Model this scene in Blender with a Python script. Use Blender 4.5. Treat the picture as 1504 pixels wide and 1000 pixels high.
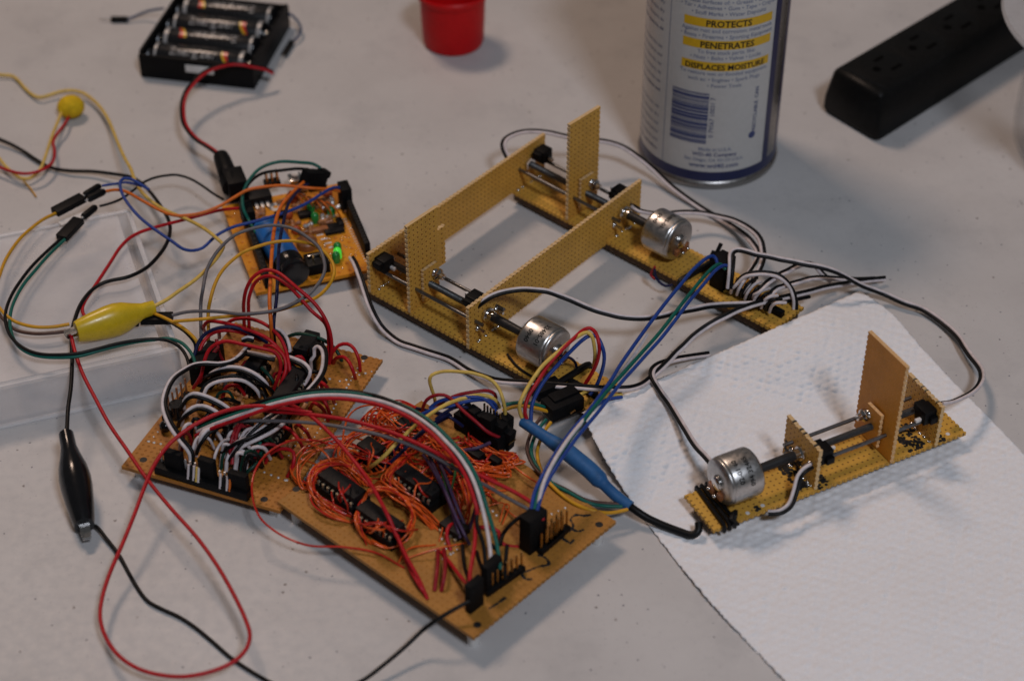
import bpy, bmesh, math, random
from mathutils import Vector, Matrix
R = math.radians
S = 0.001                                   # everything below is written in millimetres
for o in list(bpy.data.objects): bpy.data.objects.remove(o)
sc = bpy.context.scene
COL = sc.collection

# ------------------------------------------------------------------ camera, light, exposure
FPX, PITCH, CAMH = 2850.0, R(39.5), 530.1   # focal length in photo pixels, downward tilt, height over the table
cam_d = bpy.data.cameras.new('camera'); cam = bpy.data.objects.new('camera', cam_d); COL.objects.link(cam)
cam.location = (0, 0, CAMH*S); cam.rotation_euler = (math.pi/2-PITCH, 0, 0)
cam_d.sensor_width = 23.7; cam_d.lens = 23.7*FPX/1504.0
cam_d.clip_start = 0.05; cam_d.clip_end = 20
cam_d.dof.use_dof = True; cam_d.dof.focus_distance = 0.795; cam_d.dof.aperture_fstop = 4.8; cam_d.dof.aperture_blades = 7
sc.camera = cam
w = bpy.data.worlds.new('World'); sc.world = w; w.use_nodes = True
w.node_tree.nodes['Background'].inputs[0].default_value = (0.95, 0.97, 1.0, 1)
w.node_tree.nodes['Background'].inputs[1].default_value = 0.06
def area(name, az, el, dist, size, power, col):
    l = bpy.data.lights.new(name, 'AREA'); l.shape = 'RECTANGLE'; l.size = size[0]; l.size_y = size[1]
    l.energy = power; l.color = col
    o = bpy.data.objects.new(name, l); COL.objects.link(o)
    t = Vector((0.02, 0.66, 0)); d = Vector((math.cos(R(az))*math.cos(R(el)), math.sin(R(az))*math.cos(R(el)), math.sin(R(el))))
    o.location = t+d*dist; o.rotation_euler = d.to_track_quat('Z', 'Y').to_euler()
area('window_light', -69, 51, 2.4, (0.34, 0.30), 21.5, (0.82, 0.88, 1.0))
area('room_lamp', 126, 58, 2.2, (0.5, 0.36), 16.5, (1.0, 0.73, 0.57))
sc.view_settings.view_transform = 'Standard'; sc.view_settings.look = 'None'
sc.view_settings.exposure = 0.0; sc.view_settings.gamma = 1.0; sc.view_settings.use_curve_mapping = False
sc.render.engine = 'CYCLES'

_c, _s = math.cos(PITCH), math.sin(PITCH)
def P(px, py, z=0.0):                       # photo pixel + height over the table -> point in mm
    x = (px-752)/FPX; y = -(py-500)/FPX
    d = Vector((x, _c+y*_s, -_s+y*_c))
    return Vector((0, 0, CAMH))+d*((z-CAMH)/d.z)
def ang(a, b): d = b-a; return math.atan2(d.y, d.x)

# ------------------------------------------------------------------ materials
MATS = {}
def nt(name):
    m = bpy.data.materials.new(name); m.use_nodes = True; t = m.node_tree
    MATS[name] = m
    return m, t, t.nodes['Principled BSDF']
def setp(b, **k):
    for a, v in k.items():
        n = {'col': 'Base Color', 'rough': 'Roughness', 'metal': 'Metallic', 'spec': 'Specular IOR Level', 'coat': 'Coat Weight', 'sub': 'Subsurface Weight'}[a]
        b.inputs[n].default_value = (*v, 1) if a == 'col' else v
def node(t, ty, **k):
    n = t.nodes.new(ty)
    for a, v in k.items(): setattr(n, a, v)
    return n
def mth(t, op, a, b=None, c=None):
    n = node(t, 'ShaderNodeMath', operation=op)
    for i, v in enumerate((a, b, c)):
        if v is None: continue
        if hasattr(v, 'links'): t.links.new(v, n.inputs[i])
        else: n.inputs[i].default_value = v
    return n.outputs[0]
def mixc(t, f, a, b, bt='MIX'):
    n = node(t, 'ShaderNodeMix', data_type='RGBA', blend_type=bt)
    for i, v in ((0, f), (6, a), (7, b)):
        if hasattr(v, 'links'): t.links.new(v, n.inputs[i])
        else: n.inputs[i].default_value = v if i == 0 else (*v, 1)
    return n.outputs[2]
def coords(t, sc_=1000.0):
    tc = node(t, 'ShaderNodeTexCoord'); m = node(t, 'ShaderNodeMapping'); m.inputs['Scale'].default_value = (sc_,)*3
    t.links.new(tc.outputs['Object'], m.inputs['Vector']); return m.outputs[0]
def noise(t, vec, scale, detail=3, rough=0.6):
    n = node(t, 'ShaderNodeTexNoise'); n.inputs['Scale'].default_value = scale; n.inputs['Detail'].default_value = detail
    n.inputs['Roughness'].default_value = rough; t.links.new(vec, n.inputs['Vector']); return n.outputs['Fac']
def ramp(t, f, lo, hi):
    n = node(t, 'ShaderNodeMapRange'); n.inputs[1].default_value = lo; n.inputs[2].default_value = hi
    t.links.new(f, n.inputs[0]); return n.outputs[0]
def bump(t, b, h, strength, dist):
    n = node(t, 'ShaderNodeBump'); n.inputs['Strength'].default_value = strength; n.inputs['Distance'].default_value = dist
    t.links.new(h, n.inputs['Height']); t.links.new(n.outputs[0], b.inputs['Normal'])

def plastic(name, col, rough=0.4, spec=0.5, var=0.16, **k):
    m, t, b = nt(name); v = coords(t)
    f = noise(t, v, 0.35, 4)
    c2 = tuple(x*(1-var) for x in col); c1 = tuple(min(1, x*(1+var)) for x in col)
    t.links.new(mixc(t, ramp(t, f, 0.3, 0.7), c2, c1), b.inputs['Base Color'])
    t.links.new(ramp2(t, noise(t, v, 1.3, 3), rough*0.8, min(1, rough*1.25)), b.inputs['Roughness'])
    setp(b, spec=spec, **k); return m
def ramp2(t, f, lo, hi):
    n = node(t, 'ShaderNodeMapRange'); n.inputs[1].default_value = 0.25; n.inputs[2].default_value = 0.75
    n.inputs[3].default_value = lo; n.inputs[4].default_value = hi; t.links.new(f, n.inputs[0]); return n.outputs[0]

WIRE = dict(red=(0.40, 0.006, 0.012), black=(0.004, 0.004, 0.0045), white=(0.60, 0.53, 0.53), yellow=(0.60, 0.40, 0.035), mustard=(0.55, 0.27, 0.012),
            orange=(0.60, 0.13, 0.012), blue=(0.012, 0.045, 0.23), navy=(0.008, 0.010, 0.045), teal=(0.004, 0.10, 0.075), green=(0.01, 0.10, 0.02),
            grey=(0.12, 0.11, 0.115), brown=(0.075, 0.035, 0.025), purple=(0.055, 0.03, 0.075), pale_yellow=(0.62, 0.42, 0.09), maroon=(0.25, 0.008, 0.015),
            darkgreen=(0.004, 0.035, 0.022), steelblue=(0.03, 0.06, 0.12))
for k, c in WIRE.items(): plastic('wire_'+k, c, 0.45, 0.2 if k in ('black', 'navy') else 0.3)
plastic('wrap_orange', (0.66, 0.10, 0.014), 0.3); plastic('wrap_red', (0.50, 0.022, 0.012), 0.3)
plastic('black_plastic', (0.0045, 0.0045, 0.005), 0.5, 0.12, 0.3)
plastic('black_matte', (0.005, 0.005, 0.0055), 0.6, 0.09, 0.3)
plastic('black_gloss', (0.006, 0.006, 0.007), 0.2, 0.5, 0.2)
plastic('black_sleeve', (0.012, 0.012, 0.013), 0.5, 0.4, 0.2)
plastic('strip_black', (0.005, 0.005, 0.005), 0.42, 0.15, 0.3)
plastic('slot_black', (0.0012, 0.0012, 0.0012), 0.8, 0.05, 0.2)
plastic('pin_dull', (0.42, 0.36, 0.26), 0.4, 0.5, 0.3, metal=0.7)
plastic('chip_black', (0.007, 0.007, 0.008), 0.5, 0.16, 0.3)
plastic('red_cap', (0.50, 0.003, 0.005), 0.45, 0.22, 0.08)
plastic('yellow_vinyl', (0.62, 0.42, 0.015), 0.3, 0.5, 0.1)
plastic('yellow_foam', (0.62, 0.40, 0.012), 0.8, 0.2, 0.2)
plastic('heat_shrink', (0.02, 0.10, 0.26), 0.55, 0.35, 0.15)
plastic('cap_blue', (0.015, 0.13, 0.42), 0.35, 0.45, 0.1)
plastic('white_plastic', (0.62, 0.60, 0.58), 0.45)
plastic('tinned', (0.70, 0.68, 0.66), 0.35, 0.5, 0.15, metal=0.6)
plastic('copper_brown', (0.26, 0.09, 0.03), 0.4, 0.5, 0.4)
plastic('red_ceramic', (0.38, 0.06, 0.01), 0.5)
plastic('resistor_tan', (0.38, 0.16, 0.06), 0.45, 0.5, 0.5)
plastic('led_green', (0.02, 0.22, 0.04), 0.2, 0.6)
plastic('rail_wood', (0.11, 0.07, 0.045), 0.8, 0.2, 0.35)
plastic('can_white', (0.50, 0.485, 0.465), 0.33, 0.5, 0.03)
plastic('can_navy', (0.006, 0.010, 0.06), 0.33, 0.5, 0.1)
plastic('can_yellow', (0.62, 0.36, 0.008), 0.35, 0.5, 0.06)
plastic('ink_navy', (0.045, 0.06, 0.16), 0.4, 0.4, 0.1)
plastic('ink_pale', (0.20, 0.22, 0.30), 0.4, 0.4, 0.1)
plastic('ink_black', (0.012, 0.012, 0.012), 0.5, 0.3, 0.2)
plastic('cell_black', (0.010, 0.010, 0.011), 0.25, 0.5, 0.1)
plastic('cell_red', (0.45, 0.02, 0.01), 0.3); plastic('cell_yellow', (0.62, 0.38, 0.02), 0.3)
plastic('cell_silver', (0.30, 0.295, 0.29), 0.3, 0.5, 0.1)
def metal(name, col, rough, streak=0.0):
    m, t, b = nt(name); v = coords(t)
    f = noise(t, v, 0.8, 5)
    t.links.new(mixc(t, ramp(t, f, 0.3, 0.75), tuple(x*0.75 for x in col), col), b.inputs['Base Color'])
    t.links.new(ramp2(t, noise(t, v, 0.5, 4), rough*0.7, rough*1.4), b.inputs['Roughness'])
    setp(b, metal=1.0)
    bump(t, b, noise(t, v, 2.2, 4), 0.05, 0.0001)
metal('motor_steel', (0.56, 0.545, 0.53), 0.33); metal('bright_steel', (0.72, 0.70, 0.68), 0.16); metal('rod_steel', (0.20, 0.20, 0.205), 0.42)
metal('screw_steel', (0.12, 0.12, 0.12), 0.5); metal('gold_pin', (0.72, 0.50, 0.22), 0.25); metal('solder', (0.75, 0.73, 0.70), 0.2); metal('can_steel', (0.36, 0.345, 0.33), 0.32)

def perf(name, col, hole, rh, pitch=2.54, ring=0.0, speck=0.25, edge=None):
    m, t, b = nt(name); v = coords(t); sp = node(t, 'ShaderNodeSeparateXYZ'); t.links.new(v, sp.inputs[0])
    fx = mth(t, 'SUBTRACT', mth(t, 'FRACT', mth(t, 'DIVIDE', sp.outputs[0], pitch)), 0.5)
    fy = mth(t, 'SUBTRACT', mth(t, 'FRACT', mth(t, 'DIVIDE', sp.outputs[1], pitch)), 0.5)
    d = mth(t, 'SQRT', mth(t, 'ADD', mth(t, 'MULTIPLY', fx, fx), mth(t, 'MULTIPLY', fy, fy)))
    hm = ramp(t, d, rh+0.06, rh-0.06)
    big = noise(t, v, 0.07, 4); fine = noise(t, v, 1.6, 4)
    c = mixc(t, ramp(t, big, 0.3, 0.7), tuple(x*0.85 for x in col), tuple(x*1.12 for x in col))
    c = mixc(t, mth(t, 'MULTIPLY', ramp(t, fine, 0.45, 0.8), speck), c, tuple(x*0.45 for x in col))
    if ring:
        rm = mth(t, 'MULTIPLY', ramp(t, mth(t, 'ABSOLUTE', mth(t, 'SUBTRACT', d, rh+0.1)), 0.12, 0.02), ring)
        c = mixc(t, rm, c, tuple(min(1, x*1.5) for x in col))
    c = mixc(t, mth(t, 'MULTIPLY', hm, 1.0), c, hole)
    if edge:                                         # raw cut edges of the sheet are paler
        tc = node(t, 'ShaderNodeTexCoord'); s2 = node(t, 'ShaderNodeSeparateXYZ'); t.links.new(tc.outputs['Normal'], s2.inputs[0])
        em = mth(t, 'LESS_THAN', mth(t, 'ABSOLUTE', s2.outputs[2]), 0.5)
        c = mixc(t, mth(t, 'MULTIPLY', em, ramp2(t, noise(t, v, 0.9, 4), 0.35, 1.0)), c, edge)
    t.links.new(c, b.inputs['Base Color']); setp(b, rough=0.5, spec=0.3)
    bump(t, b, mth(t, 'SUBTRACT', mth(t, 'MULTIPLY', fine, 0.1), hm), 0.5, 0.0004)
perf('perf_base', (0.57, 0.31, 0.05), (0.20, 0.095, 0.018), 0.15)
perf('perf_plate', (0.58, 0.31, 0.055), (0.28, 0.125, 0.02), 0.19, ring=0.35, speck=0.3, edge=(0.62, 0.46, 0.27))
perf('perf_plain', (0.60, 0.24, 0.025), (0.54, 0.21, 0.02), 0.12, speck=0.3, edge=(0.62, 0.44, 0.24))
perf('perf_board', (0.40, 0.155, 0.022), (0.27, 0.10, 0.014), 0.17, speck=0.45)
perf('perf_board_dark', (0.38, 0.168, 0.030), (0.33, 0.14, 0.024), 0.14, speck=0.55)
perf('pcb_orange', (0.66, 0.25, 0.010), (0.50, 0.15, 0.006), 0.15, 5.1, speck=0.55)

def table_mat():
    m, t, b = nt('tabletop'); v = coords(t)
    big = noise(t, v, 0.012, 4); med = noise(t, v, 0.25, 5)
    c = mixc(t, ramp(t, big, 0.3, 0.7), (0.46, 0.44, 0.428), (0.54, 0.52, 0.507))
    c = mixc(t, mth(t, 'MULTIPLY', ramp(t, med, 0.5, 0.8), 0.25), c, (0.40, 0.385, 0.38))
    for sc_, r, colr, amt, dens in ((0.22, 0.12, (0.13, 0.13, 0.15), 0.9, 0.30), (0.13, 0.105, (0.17, 0.15, 0.14), 0.85, 0.26), (0.5, 0.16, (0.27, 0.26, 0.27), 0.6, 0.3)):
        vo = node(t, 'ShaderNodeTexVoronoi'); vo.inputs['Scale'].default_value = sc_
        nv = node(t, 'ShaderNodeTexNoise'); nv.inputs['Scale'].default_value = 0.9; t.links.new(v, nv.inputs['Vector'])
        va = node(t, 'ShaderNodeVectorMath', operation='MULTIPLY_ADD'); t.links.new(nv.outputs['Color'], va.inputs[0]); va.inputs[1].default_value = (0.9,)*3; t.links.new(v, va.inputs[2])
        t.links.new(va.outputs[0], vo.inputs['Vector'])
        pick = mth(t, 'LESS_THAN', node_x(t, vo.outputs['Color']), dens)
        mask = mth(t, 'MULTIPLY', ramp(t, vo.outputs['Distance'], r, r*0.55), pick)
        c = mixc(t, mth(t, 'MULTIPLY', mask, amt), c, colr)
    sm = noise(t, v, 0.03, 5, 0.7)
    c = mixc(t, mth(t, 'MULTIPLY', ramp(t, sm, 0.52, 0.75), 0.34), c, (0.30, 0.295, 0.30))
    t.links.new(c, b.inputs['Base Color']); t.links.new(ramp2(t, med, 0.42, 0.6), b.inputs['Roughness']); setp(b, spec=0.4)
    bump(t, b, noise(t, v, 0.6, 4), 0.15, 0.0003)
def node_x(t, colr):
    n = node(t, 'ShaderNodeSeparateColor'); t.links.new(colr, n.inputs[0]); return n.outputs[0]
table_mat()
def paper_mat():
    m, t, b = nt('paper'); v = coords(t)
    f = noise(t, v, 0.9, 6, 0.7); g = noise(t, v, 0.02, 3)
    c = mixc(t, ramp(t, f, 0.25, 0.75), (0.73, 0.72, 0.73), (0.83, 0.82, 0.83))
    c = mixc(t, mth(t, 'MULTIPLY', ramp(t, g, 0.45, 0.75), 0.2), c, (0.68, 0.66, 0.65))
    t.links.new(c, b.inputs['Base Color']); setp(b, rough=0.95, spec=0.1)
    bump(t, b, f, 0.35, 0.0006)
paper_mat()
def frosted(name, col, trans, rough=0.35):
    m, t, b = nt(name); v = coords(t)
    setp(b, col=col, rough=rough, spec=0.45); b.inputs['Transmission Weight'].default_value = 0.0
    tr = node(t, 'ShaderNodeBsdfTransparent'); mx = node(t, 'ShaderNodeMixShader'); out = t.nodes['Material Output']
    f = noise(t, v, 0.05, 4)
    t.links.new(ramp2(t, f, 1-trans-0.06, 1-trans+0.06), mx.inputs[0])
    t.links.new(tr.outputs[0], mx.inputs[1]); t.links.new(b.outputs[0], mx.inputs[2]); t.links.new(mx.outputs[0], out.inputs['Surface'])
frosted('frosted_plastic', (0.80, 0.775, 0.775), 0.68)
frosted('frosted_edge', (0.86, 0.85, 0.86), 0.70, 0.35)
frosted('frosted_tub', (0.52, 0.51, 0.51), 0.80)
def glow(name, col, s):
    m, t, b = nt(name); setp(b, col=col, rough=0.2); b.inputs['Emission Color'].default_value = (*col, 1); b.inputs['Emission Strength'].default_value = s
glow('led_lit', (0.06, 0.6, 0.05), 0.6)

# ------------------------------------------------------------------ mesh helpers (mm)
class MB:
    def __init__(s): s.v = []; s.f = []
    def add(s, vs, fs):
        n = len(s.v); s.v += [Vector(p) for p in vs]; s.f += [tuple(i+n for i in f) for f in fs]; return s
    def box(s, c, d, M=None, bev=0.0):
        bm = bmesh.new(); bmesh.ops.create_cube(bm, size=1)
        for p in bm.verts: p.co = Vector((p.co.x*d[0], p.co.y*d[1], p.co.z*d[2]))
        if bev: bmesh.ops.bevel(bm, geom=bm.edges[:], offset=bev, segments=2, affect='EDGES', profile=0.6)
        bm.verts.index_update()
        vs = [Vector(c)+p.co for p in bm.verts]
        if M is not None: vs = [M @ p for p in vs]
        fs = [[p.index for p in f.verts] for f in bm.faces]; bm.free(); return s.add(vs, fs)
    def lathe(s, prof, n=32, M=None, cap=(True, True)):           # prof: (r, z)
        vs = []; fs = []
        for r, z in prof:
            for i in range(n):
                a = 2*math.pi*i/n; vs.append(Vector((r*math.cos(a), r*math.sin(a), z)))
        for j in range(len(prof)-1):
            for i in range(n): k = (i+1) % n; fs.append((j*n+i, j*n+k, (j+1)*n+k, (j+1)*n+i))
        if cap[0]: fs.append(tuple(range(n-1, -1, -1)))
        if cap[1]: fs.append(tuple((len(prof)-1)*n+i for i in range(n)))
        if M is not None: vs = [M @ p for p in vs]
        return s.add(vs, fs)
    def cyl(s, a, b, r, n=12, r2=None, prof=None):
        a, b = Vector(a), Vector(b); d = b-a; L = d.length
        M = Matrix.Translation(a) @ d.to_track_quat('Z', 'Y').to_matrix().to_4x4()
        return s.lathe(prof or [(r, 0), (r if r2 is None else r2, L)], n, M)
    def tube(s, pts, r, n=8):
        pts = [Vector(p) for p in pts]; m = len(pts); rs = r if isinstance(r, (list, tuple)) else [r]*m
        tg = [(pts[min(i+1, m-1)]-pts[max(i-1, 0)]).normalized() for i in range(m)]
        up = Vector((0, 0, 1)) if abs(tg[0].z) < 0.9 else Vector((1, 0, 0))
        nx = tg[0].cross(up).normalized(); vs = []; fs = []
        for i in range(m):
            nx = (nx-tg[i]*nx.dot(tg[i])).normalized(); ny = tg[i].cross(nx)
            for k in range(n):
                a = 2*math.pi*k/n; vs.append(pts[i]+(nx*math.cos(a)+ny*math.sin(a))*rs[i])
        for i in range(m-1):
            for k in range(n): q = (k+1) % n; fs.append((i*n+k, i*n+q, (i+1)*n+q, (i+1)*n+k))
        fs.append(tuple(range(n-1, -1, -1))); fs.append(tuple((m-1)*n+k for k in range(n)))
        return s.add(vs, fs)
    def prism(s, outline, z0, z1, M=None):
        n = len(outline); vs = [Vector((x, y, z0)) for x, y in outline]+[Vector((x, y, z1)) for x, y in outline]
        fs = [tuple(range(n-1, -1, -1)), tuple(range(n, 2*n))]+[(i, (i+1) % n, n+(i+1) % n, n+i) for i in range(n)]
        if M is not None: vs = [M @ p for p in vs]
        return s.add(vs, fs)
    def ball(s, c, r, sq=(1, 1, 1), n=8, M=None):
        prof = [(max(0.001, r*math.sin(math.pi*i/n)), -r*math.cos(math.pi*i/n)) for i in range(n+1)]
        T = Matrix.Translation(Vector(c)) @ Matrix.Diagonal((*sq, 1)); T = M @ T if M is not None else T
        return s.lathe(prof, n+4, T, (False, False))
    def build(s, name, mat, parent=None, M=None, smooth=40):
        """verts are world mm when M is None, else local to M (mm)"""
        if M is None:
            n = len(s.v); c = Vector((sum(p.x for p in s.v)/n, sum(p.y for p in s.v)/n, min(p.z for p in s.v)))
            vs = [(p-c)*S for p in s.v]; MW = Matrix.Translation(c*S)
        else:
            vs = [p*S for p in s.v]; MW = M.copy(); MW.translation = M.translation*S
        me = bpy.data.meshes.new(name); me.from_pydata(vs, [], s.f); me.update()
        bm = bmesh.new(); bm.from_mesh(me); bmesh.ops.recalc_face_normals(bm, faces=bm.faces[:]); bm.to_mesh(me); bm.free()
        if smooth: me.shade_smooth(); me.set_sharp_from_angle(angle=R(smooth))
        me.materials.append(MATS[mat])
        o = bpy.data.objects.new(name, me); COL.objects.link(o)
        if parent is not None:
            o.parent = parent; o.matrix_parent_inverse = WM[parent.name].inverted()
        o.matrix_basis = MW; WM[o.name] = MW
        return o
WM = {}
def tag(o, label=None, cat=None, group=None, kind=None):
    for k, v in (('label', label), ('category', cat), ('group', group), ('kind', kind)):
        if v: o[k] = v
    return o
def thing(name, loc, label, cat, group=None):
    o = bpy.data.objects.new(name, None); COL.objects.link(o); o.location = Vector(loc)*S; o.empty_display_size = 0.01
    WM[o.name] = Matrix.Translation(Vector(loc)*S)
    return tag(o, label, cat, group)
def T(x, y=None, z=None): return Matrix.Translation(Vector((x, y, z)) if y is not None else Vector(x))
def RZ(a): return Matrix.Rotation(R(a), 4, 'Z')
def RX(a): return Matrix.Rotation(R(a), 4, 'X')
def RY(a): return Matrix.Rotation(R(a), 4, 'Y')

def spline(pts, step=1.6):
    """centripetal-like smooth path through pts (Catmull-Rom)"""
    pts = [Vector(p) for p in pts]
    if len(pts) == 2: pts = [pts[0], (pts[0]+pts[1])/2, pts[1]]
    q = [pts[0]*2-pts[1]]+pts+[pts[-1]*2-pts[-2]]; out = []
    for i in range(1, len(q)-2):
        p0, p1, p2, p3 = q[i-1], q[i], q[i+1], q[i+2]
        def tj(a, b): return max(1e-4, (b-a).length**0.5)
        t0 = 0; t1 = t0+tj(p0, p1); t2 = t1+tj(p1, p2); t3 = t2+tj(p2, p3)
        n = max(2, int((p2-p1).length/step))
        for k in range(n):
            t = t1+(t2-t1)*k/n
            A1 = p0*((t1-t)/(t1-t0))+p1*((t-t0)/(t1-t0)); A2 = p1*((t2-t)/(t2-t1))+p2*((t-t1)/(t2-t1)); A3 = p2*((t3-t)/(t3-t2))+p3*((t-t2)/(t3-t2))
            B1 = A1*((t2-t)/(t2-t0))+A2*((t-t0)/(t2-t0)); B2 = A2*((t3-t)/(t3-t1))+A3*((t-t1)/(t3-t1))
            out.append(B1*((t2-t)/(t2-t1))+B2*((t-t1)/(t2-t1)))
    out.append(pts[-1]); return out
def path(s, z):
    """'x,y x,y ...' in photo pixels, z: heights spread evenly over the points (mm)"""
    xy = [tuple(float(v) for v in p.split(',')) for p in s.split()]
    z = z if isinstance(z, (list, tuple)) else [z]
    out = []
    for i, q in enumerate(xy):
        if len(q) == 3: out.append(P(*q)); continue
        f = i/(len(xy)-1)*(len(z)-1) if len(z) > 1 else 0; k = min(int(f), max(0, len(z)-2))
        zz = z[0] if len(z) == 1 else z[k]+(z[k+1]-z[k])*(f-k)
        out.append(P(q[0], q[1], zz))
    return out
def wire(colr, s, z, r=0.72, name='wire', label=None, cat='wire', group=None, parent=None, mat=None, n=8):
    o = MB().tube(spline(path(s, z)), r, n).build(name, mat or 'wire_'+colr, parent, smooth=60)
    return tag(o, label, cat, group) if label else o
def offset(pts, dx, dz):
    out = []
    for i, p in enumerate(pts):
        t = (pts[min(i+1, len(pts)-1)]-pts[max(i-1, 0)]); h = Vector((-t.y, t.x, 0))
        h = h.normalized() if h.length > 1e-5 else Vector((1, 0, 0))
        out.append(p+h*dx+Vector((0, 0, dz)))
    return out
def bundle(cols, s, z, r, name, label, cat='cable', group=None, parent=None, spread=1.0, tw=0.0, part='strand'):
    """several strands side by side along one path; one thing with strand parts"""
    base = spline(path(s, z))
    t = parent if parent is not None else thing(name, (base[0].x, base[0].y, min(p.z for p in base)), label, cat, group)
    m = len(cols)
    for i, c in enumerate(cols):
        k = (i-(m-1)/2)*2*r*spread
        pts = []
        for j, p in enumerate(base):
            a = tw*j/len(base)
            q = offset(base[max(0, j-1):j+2], k*math.cos(a), k*math.sin(a)*0.8)
            pts.append(q[1 if j > 0 else 0])
        o = MB().tube(pts, r, 8).build(part, 'wire_'+c, t, smooth=60)
    return t

# text as flat mesh, then bent
_dg = bpy.context.evaluated_depsgraph_get
def text_mesh(body, size, align='CENTER', bold=0.0):
    cu = bpy.data.curves.new('txt', 'FONT'); cu.body = body; cu.size = size; cu.align_x = align; cu.resolution_u = 2; cu.offset = bold
    o = bpy.data.objects.new('txt', cu); COL.objects.link(o); bpy.context.view_layer.update()
    me = bpy.data.meshes.new_from_object(o.evaluated_get(_dg()))
    vs = [v.co.copy() for v in me.vertices]; fs = [tuple(p.vertices) for p in me.polygons]
    bpy.data.objects.remove(o); bpy.data.curves.remove(cu); bpy.data.meshes.remove(me)
    return vs, fs
def wrap(mb, vs, fs, rad, a0, z0):           # text runs round a vertical cylinder, seen from outside
    mb.add([Vector((rad*math.cos(a0+v.x/rad), rad*math.sin(a0+v.x/rad), z0+v.y)) for v in vs], fs)
def patch(mb, rad, a0, a1, z0, z1, n=24):
    vs = []; fs = []
    for i in range(n+1):
        a = a0+(a1-a0)*i/n
        for z in (z0, z1): vs.append(Vector((rad*math.cos(a), rad*math.sin(a), z)))
    for i in range(n): fs.append((2*i, 2*i+2, 2*i+3, 2*i+1))
    mb.add(vs, fs)

# ------------------------------------------------------------------ setting: table and paper towel
tag(MB().box((0, 700, -15), (1500, 1100, 30), bev=2).build('tabletop', 'tabletop', M=T(0, 0, 0)), kind='structure')

def paper_towel():
    def poly(pts, t):
        L = [0]
        for a, b in zip(pts, pts[1:]): L.append(L[-1]+(b-a).length)
        d = t*L[-1]
        for i in range(len(pts)-1):
            if d <= L[i+1] or i == len(pts)-2: return pts[i].lerp(pts[i+1], (d-L[i])/(L[i+1]-L[i]))
    left = spline([P(*q) for q in ((855, 607), (872, 646), (926, 735), (1031, 871), (1152, 1000), (1300, 1150), (1420, 1270))], 6)
    right = spline([P(*q) for q in ((1262, 429), (1305, 457), (1350, 508), (1400, 562), (1478, 641), (1570, 740), (1700, 880), (1850, 1040))], 6)
    nx, ny = 165, 300
    # stretches of rail the sheet is draped over
    lifts = [(P(900, 612), P(868, 598), 9.2, 46), (P(1166, 490), P(1118, 474), 9.2, 46)]
    vs = []; fs = []; rnd = random.Random(4)
    from mathutils import noise as mn
    for j in range(ny+1):
        t = j/ny; a, b = poly(left, t), poly(right, t)
        for i in range(nx+1):
            s = i/nx; p = a.lerp(b, s); z = 0.7
            for c, d, h, w_ in lifts:
                e = d-c; u = max(0, min(1, (p-c).dot(e)/e.length_squared)); q = (p-c-e*u).length
                k_ = max(0, min(1, 1-(q-9)/w_)); z = max(z, 0.7+h*k_*k_*(3-2*k_))
            z += 0.9*max(0, mn.noise(Vector((p.x, p.y, 0))*0.018))+0.35*mn.noise(Vector((p.x, p.y, 3))*0.05)
            if s < 0.06: z += 1.2*(1-s/0.06)*(0.5+0.5*mn.noise(Vector((p.x, p.y, 9))*0.03))
            # embossed dots in staggered rows, following the sheet
            uu = s*150/4.6; vv = t*300/3.7; row = math.floor(vv)
            du = (uu+0.5*(row % 2)) % 1-0.5; dv = vv % 1-0.5
            hh = math.sin(row*12.9+math.floor(uu+0.5*(row % 2))*78.2)*43758.5; hh -= math.floor(hh)
            z += (0.3+0.5*hh)*math.exp(-((du*4.3+0.9*(hh-0.5))**2+(dv*3.7+0.9*(0.5-hh*hh))**2)/(0.8+1.2*hh))
            # diamond quilting line
            z -= 0.35*math.exp(-((((s*150+t*300)/31) % 1-0.5)*31/1.5)**2)+0.22*math.exp(-((((s*150-t*300)/31) % 1-0.5)*31/1.5)**2)
            p = p+(Vector((0, 0, CAMH))-p)*(max(0, z-0.7)/CAMH); p.z = 0
            k = 1 if 0 < i < nx and 0 < j < ny else 0
            jit = Vector((rnd.uniform(-.3, .3), rnd.uniform(-.3, .3), 0))*(0 if k else 1)
            vs.append(Vector((p.x, p.y, max(0.35, z)))+jit)
    for j in range(ny):
        for i in range(nx): n = j*(nx+1)+i; fs.append((n, n+1, n+nx+2, n+nx+1))
    o = MB().add(vs, fs).build('paper_towel', 'paper', smooth=80)
    m = o.modifiers.new('thickness', 'SOLIDIFY'); m.thickness = 0.3*S; m.offset = -1 if o.data.polygons[0].normal.z > 0 else 1
    tag(o, 'white embossed paper towel sheet lying under the single motor slide', 'paper towel')
paper_towel()

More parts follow.
